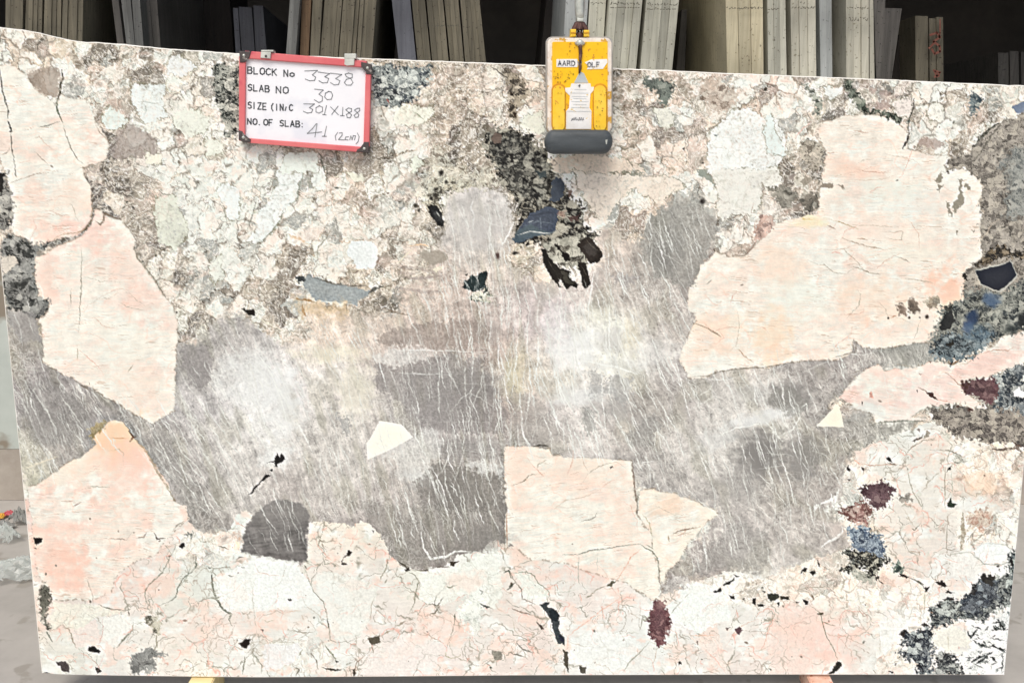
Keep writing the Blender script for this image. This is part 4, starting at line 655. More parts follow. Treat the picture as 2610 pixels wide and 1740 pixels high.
line(z(2,2,"210,990 280,975 350,985"), 2, (70,66,60), .9, 1, 1)
line(z(3,2,"620,180 820,130 830,40"), 1.8, (140,130,118), .7, 2, 2); line(z(2,2,"1620,350 1790,350 1900,310 2080,280 2300,272") + z(3,2,"200,232 400,207"), 1.5, (120,114,104), .6, 1.5, 1)
# ---- black and brown spots, cracks (traced)
for c_, r_, q, col in ((0,1,"2200,1272 2255,1285 2312,1278 2318,1330 2262,1332 2225,1305",(52,48,42)),(0,3,"308,248 385,248 375,290 335,318 312,300",(44,36,34)),(0,3,"805,1235 860,1232 912,1278 905,1298 850,1285 800,1270",(42,34,36)),(0,3,"2168,1208 2230,1165 2285,1165 2270,1215 2235,1248 2195,1240",(50,42,40)),(0,3,"510,1378 600,1375 632,1430 630,1470 560,1462 555,1420 520,1400",(96,88,86)),(0,3,"1625,320 1660,290 1675,330 1650,350",(48,46,44)),
        (0,3,"865,1420 900,1430 930,1470 890,1480",(70,66,60)),(1,2,"108,1138 170,1115 200,1050 225,1085 245,1045 275,1110 240,1135 200,1140 205,1175 175,1175 175,1130",(46,44,44)),(1,2,"130,1205 165,1195 160,1218",(60,58,58)),(1,2,"138,1245 100,1242 60,1280 30,1330 0,1340 -60,1430 -10,1390 60,1310 115,1280",(46,44,44)),
        (1,3,"780,455 800,420 790,465 835,470 840,490 790,485",(70,60,50)),(1,3,"820,380 850,360 880,370 860,410 835,410",(66,58,50)),(1,3,"1360,540 1390,520 1410,545 1375,560",(62,56,50)),(1,3,"1530,540 1570,535 1575,550 1540,552",(60,54,48)),(1,3,"1770,460 1860,460 1800,505 1780,500",(80,72,64)),(1,3,"1030,1160 1140,1135 1135,1200 1060,1230 1040,1200",(104,96,84)),(1,3,"1060,180 1080,180 1075,205",(60,54,48)),
        (1,3,"300,800 340,810 325,825 300,818",(60,58,54)),(1,3,"50,1080 90,1085 75,1105",(60,56,50)),(1,3,"610,1425 700,1435 790,1450 760,1460 660,1450",(76,72,60)),(1,3,"2060,860 2140,870 2110,890",(90,92,86)),(1,3,"720,1355 760,1370 740,1385",(64,62,52)),(1,3,"2150,1270 2250,1285 2230,1360 2180,1360 2160,1310",(146,140,130)),(1,3,"890,1440 915,1440 910,1500 895,1500",(70,66,56)),
        (2,2,"905,1180 930,1170 943,1185 915,1198",(66,54,48)),(2,3,"270,860 330,830 360,830 340,870 420,900 450,940 440,1090 495,1150 500,1230 470,1210 430,1210 400,1110 370,1000 330,920",(72,76,78)),(2,3,"350,900 420,900 450,945 435,1000 370,1000",(52,58,62)),(2,3,"430,1120 490,1160 490,1200 450,1180",(66,68,80)),(2,3,"480,1260 530,1290 535,1400 530,1470 500,1400",(92,86,76)),(2,3,"240,1010 290,1040 310,1080 285,1080",(96,84,78)),
        (2,3,"870,680 930,640 970,640 920,690",(120,114,98)),(2,3,"630,1410 690,1430 680,1480 640,1475",(100,96,88)),(2,3,"1530,1380 1555,1365 1560,1395 1540,1400",(56,48,44)),(2,3,"1845,735 1890,720 1920,705 1920,725 1890,745 1855,750",(46,46,42)),(2,3,"1930,675 1990,640 2030,610 2035,625 1990,665 1940,685",(50,52,46)),(2,3,"2030,580 2080,600 2050,605",(56,56,50)),(2,3,"1985,765 2040,775 2040,800 2000,800",(48,48,42)),(2,3,"2200,800 2230,795 2230,860 2195,845",(46,46,42)),(2,3,"2240,850 2290,850 2320,860 2300,880 2250,870",(52,52,46)),(2,3,"2110,800 2135,800 2130,820",(60,58,52)),(2,3,"2295,735 2325,740 2310,755",(60,58,52)),
        (2,3,"2040,1070 2080,1050 2110,1085 2080,1130 2050,1110",(112,90,94)),(2,3,"1950,1070 2000,1065 1980,1090",(130,116,112)),(2,3,"1690,1180 1705,1185 1698,1225",(110,96,86)),(3,3,"25,760 120,750 130,790 60,830 30,800",(66,66,58)),(3,3,"130,770 170,775 220,790 215,815 140,805",(70,66,56)),(3,3,"110,835 135,835 125,880",(46,44,42)),(3,3,"340,810 390,820 395,850 370,860",(52,48,42)),(3,3,"280,830 310,830 295,845",(64,58,50)),(3,3,"480,450 505,490 500,515 480,500",(50,52,44)),(3,3,"350,515 380,520 370,555 310,575 330,550",(56,50,48)),(3,3,"395,560 450,540 460,575 430,590",(50,50,42)),
        (3,3,"660,1365 690,1380 690,1420 640,1470 575,1485 620,1430",(62,60,54)),(3,3,"470,930 535,925 530,945 480,950",(110,100,86)),(3,2,"745,1170 760,1155 775,1195 765,1210 745,1200",(44,34,36)),(3,2,"870,1180 900,1180 905,1215 885,1210",(60,42,42)),(3,2,"1095,1090 1130,1080 1165,1125 1130,1120",(54,50,48)),(3,2,"745,1285 780,1285 770,1305",(58,52,46)),(3,2,"875,580 895,590 885,615",(60,50,46)),(3,2,"1370,480 1390,475 1385,505",(76,60,56)),(3,2,"1460,500 1520,490 1530,530 1575,560 1540,560 1470,520",(90,68,64)),
        (3,2,"1655,1530 1690,1450 1705,1500 1750,1505 1700,1545 1665,1545",(64,72,62)),(3,2,"1645,1215 1670,1180 1700,1160 1680,1200",(70,68,62)),(3,2,"1340,940 1440,880 1420,910 1360,945",(110,98,88)),(3,2,"1370,830 1400,830 1410,860",(150,138,130)),(3,2,"1430,920 1470,850 1500,860 1490,900",(172,162,150)),(3,2,"1480,210 1510,215 1500,230",(100,66,56)),(3,2,"1400,330 1430,330 1420,345",(176,136,126)),(3,2,"940,510 970,490 980,540 955,550",(214,170,156)),(1,0,"0,0 0,1 1,0",(0,0,0)),
        (0,0,"1960,890 1985,910 1980,930 1955,910",(50,48,42)),(2,0,"0,0 0,1 1,0",(0,0,0)),(2,0,"5,840 40,850 30,880 5,870",(60,50,44)),(2,0,"30,1010 70,1020 50,1060",(74,62,52)),(2,0,"1560,1350 1590,1340 1580,1370",(90,84,74)),(2,0,"1850,1220 1890,1225 1880,1240",(130,136,132))):
    fill(z(c_, r_, q), col, .93, 1.8, 1.6, 1.2, .15)
specky(z(0,3,"360,700 400,670 450,690 465,760 450,850 430,900 420,1000 460,1060 450,1090 400,1040 375,960 370,860 355,780"), (122,118,108), (80,76,70), (180,176,164), 7, .25, .5, 3, 3)
specky(z(0,3,"1260,1290 1330,1260 1400,1240 1420,1270 1500,1290 1510,1310 1440,1340 1390,1340 1420,1400 1410,1450 1340,1475 1290,1440 1240,1485 1190,1480 1175,1400 1200,1320"), (146,145,142), (104,103,101), (180,179,175), 7, .3, .5, 3, 3)
specky(z(0,3,"1310,970 1370,960 1430,940 1450,1000 1460,1060 1440,1130 1410,1130 1380,1060 1330,1010"), (178,172,156), (110,106,96), (220,214,200), 7, .2, .3, 4, 4)
specky(z(0,3,"1670,220 1740,210 1760,240 1700,250"), (150,150,144), (120,120,114), (190,190,184)); 
specky(z(0,3,"1960,215 2190,190 2210,300 2190,380 2040,350 1970,300"), (244,228,216), (210,180,160), (248,244,236), 9, .5, .4, 3, 3)
specky(z(2,3,"1340,810 1370,805 1385,830 1410,810 1420,900 1460,970 1475,1030 1440,1110 1400,1150 1400,1225 1330,1230 1300,1180 1265,1130 1262,1000 1285,880"), (108,78,82), (84,58,62), (160,126,124), 5, .4, .42, 3, 4, 2)
blob(1300+1370*KZ, 1300+850*KZ, 16, 16, (226,196,184), .3)
specky(z(2,3,"1370,650 1480,600 1600,610 1640,650 1520,720 1400,750 1370,710"), (196,190,186), (160,154,150), (226,222,216), 7, .3, .3, 6, 6, 3, .8)
specky(z(3,2,"1740,1040 1820,1080 1800,1130 1760,1110 1730,1180 1700,1100"), (214,208,196), (130,128,118), (240,236,226), 6, .2, .3, 5, 5, 3, .8)
specky(z(1,3,"1900,800 2000,760 2080,850 2100,900 2060,980 2040,1100 1960,1160 1910,1120 1900,1000 1840,960"), (232,234,226), (186,192,182), (246,246,240), 8, .4, .2, 8, 8, 5, .8)
CR = [(0,0,"-10,600 10,720 30,860 70,1000 68,1080",3.0,(64,62,54)),(0,0,"70,1100 110,1190 90,1200",4.6,(52,50,44)),(0,0,"95,1190 110,1350 140,1568",1.9,(70,66,58)),(0,0,"100,1330 60,1390 20,1410",1.3,(130,120,104)),
 (0,0,"560,640 570,700 550,780 545,860 520,900",4.4,(72,64,50)),(0,0,"520,900 520,1000 545,1060 570,1110",4.0,(96,104,84)),(0,0,"570,1110 600,1230 650,1350 700,1450 760,1500",1.5,(120,112,98)),(0,0,"350,1160 440,1140 540,1110",1.8,(110,108,96)),(0,0,"320,1380 380,1450 440,1500",1.4,(160,146,130)),(0,0,"860,1110 900,1200 960,1260 1010,1310",2.2,(170,154,138)),
 (0,1,"130,0 150,80",2.2,(84,80,66)),(0,1,"70,140 200,90 320,50 480,40",1.4,(160,140,122)),(0,1,"760,40 820,150",3,(120,112,104)),(0,1,"870,480 910,515 940,480 945,410 1010,430 1100,470",3.2,(140,124,108)),(0,1,"450,670 560,600 700,580 780,540 830,470 850,240",1.8,(176,150,120)),(0,1,"440,715 560,690 680,640 780,570",1.3,(180,150,126)),
 (0,1,"740,720 738,900 735,1100 725,1300 715,1480",1.6,(134,126,110)),(0,1,"650,1100 642,1250",1.3,(150,142,126)),(0,1,"1210,650 1240,800 1310,880 1400,1000 1480,1130 1560,1240",2.2,(150,140,126)),(0,1,"1420,180 1480,230 1550,238",1.6,(120,118,100)),(0,1,"1200,350 1220,360",4,(70,64,58)),(0,1,"1400,760 1480,740 1560,750 1680,740",1.8,(150,142,124)),(0,1,"1990,300 2040,400 2060,480",1.6,(150,152,140)),(0,1,"2330,250 2300,400 2250,550",2.2,(140,142,132)),(0,1,"1930,590 2000,540 2030,490",2.2,(140,130,118)),
 (0,2,"705,60 705,220",1.4,(180,164,142)),(0,2,"1160,320 1215,240",1.6,(160,150,128)),(0,2,"800,1358 1000,1358",1.4,(170,160,142)),(0,2,"660,1535 750,1490",1.6,(150,120,104)),(0,2,"560,1490 680,1480",1.0,(176,150,136)),(0,2,"820,440 810,400",1.2,(170,150,140)),(0,2,"640,360 760,450 870,500",2.2,(140,128,116)),
 (0,3,"940,260 1050,260 1150,270 1200,200",1.5,(170,150,138)),(0,3,"1240,255 1310,240 1330,200",2,(130,114,102)),(0,3,"1400,200 1430,260 1500,250",2.8,(104,92,82)),(0,3,"1560,190 1620,130 1700,80",1.6,(150,140,128)),(0,3,"1500,320 1560,400 1480,560 1350,680 1320,740 1330,820 1390,920",1.9,(134,136,118)),(0,3,"1350,740 1380,800 1410,880",1.2,(160,160,146)),(0,3,"1450,865 1560,820 1600,780 1620,700 1660,620 1740,560 1780,500",2.2,(120,122,108)),(0,3,"1780,430 1785,500 1770,530",3.2,(120,124,112)),(0,3,"1740,480 1700,600 1640,680",1.4,(150,154,140)),(0,3,"1600,300 1570,400",1.4,(150,150,138)),
 (0,3,"1920,560 1925,660 1950,770 2020,890 2100,940 2080,990 2105,1050",3.4,(132,132,118)),(0,3,"1925,570 1925,660",2.2,(96,98,88)),(0,3,"1960,800 2030,900 2090,940",3.6,(130,132,122)),(0,3,"2300,680 2300,850 2310,1000 2330,1100",1.4,(190,182,170)),(0,3,"890,850 960,880 1040,895 1170,905",2,(120,116,100)),(0,3,"1170,910 1180,950",2.2,(110,100,86)),(0,3,"1210,1010 1200,1090 1100,1200 1060,1240",2.4,(150,150,134)),(0,3,"1150,1140 1090,1210",2.4,(130,132,116)),(0,3,"1420,1130 1430,1240",2.6,(150,142,120)),(0,3,"570,1060 620,1080 660,1160 690,1240",2.6,(160,150,132)),(0,3,"420,1100 480,1190",2.8,(130,132,120)),(0,3,"930,980 940,1080 910,1200 880,1240",1.3,(206,166,160)),(0,3,"800,620 805,680 830,740 850,860",1.4,(160,146,132)),(0,3,"880,1310 880,1420",1.2,(170,176,166)),(0,3,"2225,1330 2215,1400 2205,1480",2.6,(120,120,104)),(0,3,"2020,1380 2100,1410",1.5,(170,174,160)),(0,3,"2280,1310 2352,1350",1.5,(170,174,160)),(0,3,"1990,320 2080,350",2,(130,126,114)),(0,3,"2150,460 2170,430 2230,425",1.8,(130,128,118)),(0,3,"1890,525 1920,520",2.4,(86,84,76)),(0,3,"2070,590 2120,600",2.4,(110,108,98)),(0,3,"2190,515 2220,520",2.2,(110,108,98)),(0,3,"850,1568 980,1210",.9,(220,190,186)),
 (1,3,"430,500 470,560 490,640 540,740 620,830 650,950 670,1060 680,1180 740,1200 860,1190 960,1140",1.6,(134,132,116)),(1,3,"650,980 675,1070",2.4,(112,108,96)),(1,3,"1300,460 1360,500 1380,540",3,(90,84,72)),(1,3,"1380,560 1440,580 1480,640 1460,740 1450,840 1400,920",2.2,(134,134,114)),(1,3,"1430,545 1530,550 1600,530",1.8,(120,112,98)),(1,3,"1640,520 1750,510",2.4,(110,100,90)),(1,3,"1210,440 1190,520 1150,590 1130,640",2.2,(150,144,124)),(1,3,"1180,660 1200,620",2.2,(130,124,104)),(1,3,"1100,740 1060,860 1050,980 1020,1010",1.3,(176,164,148)),(1,3,"1270,1050 1310,1040 1370,1000",2.4,(134,122,100)),(1,3,"1290,1070 1200,1110 1120,1150",1.6,(170,156,136)),(1,3,"1050,1230 1080,1300",2.2,(150,140,124)),(1,3,"1000,1310 920,1380 900,1500",1.8,(150,130,112)),(1,3,"1290,860 1270,1000",1.2,(200,190,174)),(1,3,"1520,1100 1600,1150 1700,1200",1.5,(190,164,146)),(1,3,"1820,930 1810,1020 1780,1130 1740,1250",1.5,(150,140,124)),(1,3,"1815,940 1810,1010",2.6,(120,116,100)),(1,3,"1940,1140 1955,1240 2050,1290 2100,1180",1.5,(170,166,150)),(1,3,"1640,780 1630,860 1660,860 1710,790",2.6,(116,112,98)),(1,3,"1600,940 1640,930 1680,860",2.6,(120,110,92)),(1,3,"1740,690 1770,700 1830,680",2.4,(130,134,114)),(1,3,"2040,720 2070,740 2050,765",2.2,(130,134,124)),(1,3,"2040,840 2080,870",2.6,(100,102,94)),(1,3,"1730,1290 1730,1320 1780,1340 1860,1320 1870,1290",1.8,(176,170,140)),(1,3,"2260,560 2310,540 2330,620",3,(80,86,72)),(1,3,"2290,720 2345,680",3.2,(96,98,88)),(1,3,"60,1210 200,1190 380,1200",1.2,(180,176,160)),(1,3,"0,1310 60,1400 60,1480",1.8,(150,148,134)),(1,3,"330,1410 400,1450 370,1500",2.4,(120,116,100)),(1,3,"430,1260 400,1320",2.2,(130,128,110)),(1,3,"500,1290 560,1360 570,1440",2.4,(120,114,98)),(1,3,"640,1230 700,1300 740,1370",2.6,(120,124,98)),(1,3,"820,1400 870,1380",2.4,(110,106,88)),(1,3,"300,1090 400,1100 480,1110 540,1100",1.5,(140,132,114)),(1,3,"60,990 120,1010 180,990",1.3,(176,170,140)),(1,3,"420,950 440,1000",1.8,(190,170,150)),(1,3,"200,940 420,900",2,(226,204,190)),(1,3,"570,330 590,270 650,295",1.6,(160,148,130)),(1,3,"610,290 630,350",1.6,(160,148,130)),(1,3,"1020,300 1050,310",2,(130,100,84)),(1,3,"450,500 470,530",3,(100,96,84)),(1,3,"800,430 840,400",2.4,(80,68,56)),(1,3,"2200,940 2300,950 2352,980",1.3,(176,170,158)),(1,3,"2250,1180 2300,1210",2,(140,132,120)),
 (2,3,"0,560 60,570 150,560 220,590 260,660 330,710 355,760 340,830",1.6,(140,142,124)),(2,3,"370,750 500,735 640,715",1.1,(190,190,176)),(2,3,"0,530 30,630 100,720 110,800 160,820 230,855",2.0,(130,120,106)),(2,3,"0,690 40,660",3.6,(90,90,78)),(2,3,"480,405 620,395 800,355 1000,325 1190,305",1.9,(130,134,122)),(2,3,"620,410 620,560 630,700",1.5,(160,162,150)),(2,3,"795,390 790,560",1.1,(190,194,184)),(2,3,"1190,310 1230,345 1300,370 1340,440 1350,520 1350,640",2.0,(120,124,108)),(2,3,"1230,310 1310,350",1.4,(140,140,126)),(2,3,"1160,0 1155,40",2.8,(110,104,96)),(2,3,"650,95 720,85 770,60 790,20",2.0,(140,134,122)),(2,3,"970,640 1010,570 1060,490 1100,420 1190,350",2.2,(226,178,156)),(2,3,"870,680 780,720 700,790",1.8,(150,144,124)),(2,3,"690,790 740,770",2.6,(120,120,100)),(2,3,"1050,760 900,860 760,960 600,1080 530,1140",1.9,(230,190,172)),(2,3,"1010,860 1160,885",1.3,(150,150,132)),(2,3,"1450,940 1560,820",1.8,(140,138,124)),(2,3,"1560,820 1640,730",1.2,(180,178,162)),(2,3,"1280,1170 1180,1290 1080,1380 1030,1470",1.9,(150,150,132)),(2,3,"1330,1230 1320,1340 1280,1420",1.4,(190,172,156)),(2,3,"1700,1240 1560,1290 1440,1280",1.3,(214,196,182)),(2,3,"1740,1240 1860,1340 1960,1480",1.8,(236,196,182)),(2,3,"1620,1130 1750,1135 1900,1130",1.8,(232,196,176)),(2,3,"1990,1050 2060,980 2130,930",1.2,(190,188,176)),(2,3,"2080,1080 2190,1095 2352,1100",1.1,(180,170,160)),(2,3,"20,890 120,930 210,950",3,(150,130,118)),(2,3,"60,1210 120,1265 210,1290",2.8,(120,116,106)),(2,3,"0,1290 60,1310 130,1330",2.8,(130,122,110)),(2,3,"60,1010 150,1080 220,1110 200,1150 100,1130",1.4,(180,168,150)),(2,3,"20,960 40,1080 100,1150",1.2,(200,188,170)),(2,3,"390,0 380,0",1,(0,0,0)),(2,3,"1480,210 1560,180 1640,165 1720,150",3.0,(160,140,122)),(2,3,"1430,220 1450,290",1.8,(170,152,130)),(2,3,"1200,30 1270,110 1290,260",1.6,(190,180,150)),(2,3,"530,1130 520,1260",2,(230,196,180)),
 (2,2,"40,1335 130,1300 170,1250 240,1240",2.2,(140,130,112)),(2,2,"240,1190 250,1150 330,1110",2.0,(170,160,140)),(2,2,"0,1350 60,1330",1.4,(150,140,120)),(2,2,"400,1568 500,1480 700,1440 820,1380",1.2,(200,182,162)),(2,2,"570,1020 560,1150 520,1250",1.4,(220,184,166)),(2,2,"650,1030 670,1150 720,1230",1.2,(214,192,176)),(2,2,"1160,1420 1150,1568",2.4,(150,142,128)),(2,2,"2070,100 2130,170 2210,225",2.0,(180,150,120)),(2,2,"1650,0 1660,10",1,(0,0,0)),
 (2,1,"1660,1400 1780,1440 1880,1500 1920,1530",2.2,(150,126,106)),(2,1,"1780,1050 1830,1010",1.8,(150,140,124)),(2,1,"2210,300 2190,400 2300,410",1.2,(170,150,134)),(2,1,"2230,480 2220,580 2352,420",2,(190,160,146)),(2,1,"2150,780 2200,720 2240,650",2.4,(160,130,118)),
 (3,1,"580,460 690,480 780,530 850,548",1.8,(190,166,130)),(3,1,"700,630 830,680 950,710 1100,735",2.0,(170,146,126)),(3,1,"820,630 940,650",2.2,(176,150,130)),(3,1,"1050,575 1250,572 1250,650 1080,625",1.2,(176,158,140)),(3,1,"1160,780 1250,820 1320,860",1.8,(170,156,140)),(3,1,"800,895 860,910 940,945 1050,960",2.0,(140,126,104)),(3,1,"1240,990 1380,1010 1540,1045",1.4,(176,160,142)),(3,1,"1000,640 950,690",.8,(190,170,150)),(3,1,"700,520 800,510 1100,525 1280,530",1,(200,180,160)),(3,1,"560,510 640,545",2.4,(160,134,116)),(3,1,"340,430 340,460 460,460",1.6,(214,186,120)),(3,1,"740,100 900,110 1060,100 1200,50",1.2,(214,190,170)),(3,1,"1340,1568 1380,1480 1410,1360",1.2,(180,172,156)),(3,1,"1130,1350 1200,1330",1.5,(190,140,110)),(3,1,"600,770 640,760 700,775",1.6,(224,170,156)),(3,1,"2340,1440 2352,1430",3,(200,196,186)),
 (3,2,"80,550 80,551",1,(0,0,0)),(3,2,"780,330 860,300 870,270",1.5,(150,140,128)),(3,2,"1640,320 1750,420 1800,440",2,(170,140,120)),(3,2,"1930,160 2080,110 2200,120 2260,80",1.6,(200,160,140)),(3,2,"1700,250 1760,200",2.4,(150,120,90)),(3,2,"1390,450 1450,480 1490,520",1.8,(150,126,112)),(3,2,"1575,560 1700,590",1.5,(200,150,130)),(3,2,"1320,725 1420,660 1500,640 1480,700",2.0,(176,170,160)),(3,2,"980,785 1100,760 1300,755 1500,765",3,(134,136,126)),(3,2,"1240,1110 1330,1000 1440,930 1560,930",1.6,(150,140,122)),(3,2,"1270,1130 1300,1250 1340,1400 1420,1530 1440,1500",1.8,(168,162,146)),(3,2,"1500,1020 1650,1020 1770,1060 1810,1090",1.8,(140,134,120)),(3,2,"1650,930 1700,980 1650,1100 1670,1160",1.8,(176,170,154)),(3,2,"860,1140 960,1165 1110,1145 1210,1145",1.6,(196,150,126)),(3,2,"800,1110 870,1160",2,(230,176,150)),(3,2,"1110,1130 1200,1150",1.8,(120,110,96)),(3,2,"1700,1500 1700,1320 1690,1200",1.3,(180,184,170)),(3,2,"1780,1200 1900,1160 2000,1240",1.3,(214,190,166)),(3,2,"2280,1110 2290,1200 2230,1250",2,(190,176,160)),
 (3,3,"100,900 60,1010 0,1140",1.3,(160,156,140)),(3,3,"430,880 500,930 520,1020 560,1150 640,1290 660,1370",2.0,(134,130,112)),(3,3,"510,1000 560,1030 640,1050",2.0,(150,140,120)),(3,3,"580,1130 720,1140 840,1200 940,1240",1.3,(190,170,150)),(3,3,"690,600 720,640 690,740",2.4,(176,168,150)),(3,3,"660,780 700,800 720,770",1.6,(176,168,150)),(3,3,"420,760 440,810",4,(130,112,96)),(3,3,"830,850 880,910 930,960 920,1100",1.3,(200,170,156)),(3,3,"1450,730 1450,870",1.2,(170,170,150)),(3,3,"1320,620 1320,840",1,(200,200,186)),(3,3,"1030,640 1080,670",2.2,(90,80,70)),(3,3,"1040,1100 1040,1300",1.2,(190,180,164)),(3,3,"1300,610 1400,650 1450,700",2.4,(110,104,92)),(3,3,"1380,650 1440,670",3,(90,88,78)),(3,3,"1500,590 1560,640",2,(130,116,104)),(3,3,"1280,370 1400,380 1400,420",1.8,(176,150,130)),(3,3,"1330,160 1355,180 1400,130",2.2,(130,126,110)),(3,3,"1270,60 1310,80",1.4,(180,172,156)),(3,3,"930,60 980,20",2,(120,90,80)),(3,3,"1270,520 1440,560",1.4,(170,166,150)),(3,3,"1640,460 1700,400 1860,380 1990,490 1900,500",1.2,(180,180,166)),(3,3,"1900,410 2000,490 2160,490 2230,460",1.8,(160,164,156)),(3,3,"1930,350 1970,300 2200,310 2240,400 2060,400",1.3,(190,192,184)),(3,3,"1870,490 1880,560",1,(200,196,186)),(3,3,"1890,280 1880,220 1920,170",2.4,(160,156,144)),(3,3,"1900,290 1960,230 2030,180",2.4,(150,144,130)),(3,3,"1660,1110 1665,1260",1.2,(200,190,170)),(3,3,"1850,1240 1830,1320",1,(210,210,204)),(3,3,"980,1440 1010,1480",1.6,(170,160,140)),(3,3,"40,1440 60,1450",3,(120,118,108)),(3,3,"2050,1400 2060,1440",1,(120,120,116)),
 (3,0,"1355,890 1340,1000 1310,1080",3.6,(60,56,50)),(3,0,"1310,1070 1300,1180",4.4,(90,92,84)),(3,0,"1310,1180 1290,1280 1250,1350",4.2,(56,52,48)),(3,0,"1090,1020 1160,1040 1230,1080",3.4,(60,62,54)),(3,0,"880,980 920,1020",5,(54,56,50)),(3,0,"260,1260 340,1180 420,1110",1.8,(232,190,178)),(3,0,"440,1200 500,1300 560,1390",1.8,(196,176,160)),(3,0,"560,1390 660,1385",1.5,(196,166,146)),(3,0,"170,1400 190,1300 210,1150",1.4,(200,176,160)),(3,0,"40,1380 120,1410 180,1420",1.8,(150,146,132)),(3,0,"270,1000 320,1060",1.6,(170,150,140)),(3,0,"1300,1080 1380,1120",1.5,(180,170,150)),(3,0,"100,740 280,740",1,(226,190,176)),(3,0,"0,750 60,770",4,(150,130,120)),(3,0,"1160,780 1160,1000",1.6,(170,156,144)),
 (2,0,"1100,700 1130,760 1170,780",2.2,(120,118,108)),(2,0,"1410,740 1480,730",2,(120,116,108)),(2,0,"1500,1020 1600,1060 1660,1080",1.8,(150,140,128)),(2,0,"1640,1200 1720,1160 1740,1080",1.4,(214,200,184)),(2,0,"980,1330 1040,1360 1100,1330",3,(150,144,130)),(2,0,"2140,1280 2352,1330",1,(214,218,214)),(2,0,"1080,1450 1120,1530",3,(150,140,126)),
 (1,0,"1200,900 1220,940",3,(150,96,90)),(1,0,"1250,1280 1260,1370 1300,1480",2.6,(140,132,120)),(1,0,"600,1450 640,1560",4,(110,110,100)),(1,0,"1450,1020 1540,1090",2.2,(150,156,130)),(1,0,"1060,620 1060,700",2.4,(90,86,80)),(1,0,"2150,610 2240,680 2300,720",3.2,(96,88,80)),(1,0,"570,1390 620,1440",3,(110,112,100)),
 (1,1,"420,20 430,80 400,180 380,290 270,330",2.2,(160,166,156)),(1,1,"660,10 660,120",2.6,(110,108,100)),(1,1,"480,80 500,190",3,(170,172,160)),(1,1,"60,660 150,580 240,450 260,340",2.2,(140,142,124)),(1,1,"560,860 570,720 640,640 690,560",2,(150,146,128)),(1,1,"580,1000 700,1040 760,1050",2.4,(120,114,104)),(1,1,"0,1320 60,1370 160,1430 300,1500",2.2,(236,230,214)),(1,1,"1280,870 1330,830 1400,760 1440,720",2,(238,226,206)),(1,1,"1110,860 1130,790",3.4,(140,122,108)),(1,1,"900,950 940,930",3,(130,114,104)),(1,1,"1050,1060 1070,940",1.8,(240,226,210)),(1,1,"1180,880 1240,880 1250,980 1180,1060",2.2,(226,208,192))]
for c_, r_, q, wd, col in CR:
    if sum(col) > 0: line(z(c_, r_, q), wd*.62+.25, col, .85, 3.2, 2.4)
print('details', time.time()-T0)
def blur(a, k):
    for ax in (0, 1):
        b = a*0; n_ = 0
        for o_ in range(-k, k+1):
            w_ = math.exp(-(o_/k*1.4)**2); b += np.roll(a, o_, ax)*w_; n_ += w_
        a = b/n_
    return a
C[:] = (C+.65*(C-blur(C, 2))+.38*(C-blur(C, 14)))*np.array([.985, 1.004, 1.003], np.float32)
C[:] = np.clip(C, 0.02, .992)

# ================================================================== slab geometry
def stone_mat():
    m, t, p = new_mat('polished_stone'); N, L = t.nodes, t.links
    a = N.new('ShaderNodeAttribute'); a.attribute_name = 'stone'
    tc = N.new('ShaderNodeTexCoord'); n = N.new('ShaderNodeTexNoise'); n.inputs['Scale'].default_value = 420; n.inputs['Detail'].default_value = 3
    L.new(tc.outputs['Object'], n.inputs[0])
    r = N.new('ShaderNodeMapRange'); r.inputs[1].default_value = .3; r.inputs[2].default_value = .7; r.inputs[3].default_value = .965; r.inputs[4].default_value = 1.03
    L.new(n.outputs[0], r.inputs[0])
    v = N.new('ShaderNodeVectorMath'); v.operation = 'SCALE'; L.new(a.outputs['Color'], v.inputs[0]); L.new(r.outputs[0], v.inputs['Scale'])
    L.new(v.outputs[0], p.inputs['Base Color']); p.inputs['Roughness'].default_value = .24; p.inputs['Specular IOR Level'].default_value = .22
    return m
M_STONE = stone_mat()
slab = empty('stone_slab', (0, 0, .06), 'large polished pink, grey and white marble slab standing on edge under the yellow clamp', 'stone slab')
CL = np.where(C <= .04045, C/12.92, ((C+.055)/1.055)**2.4).astype(np.float32)
ids = np.zeros((NR, NC), np.int16)
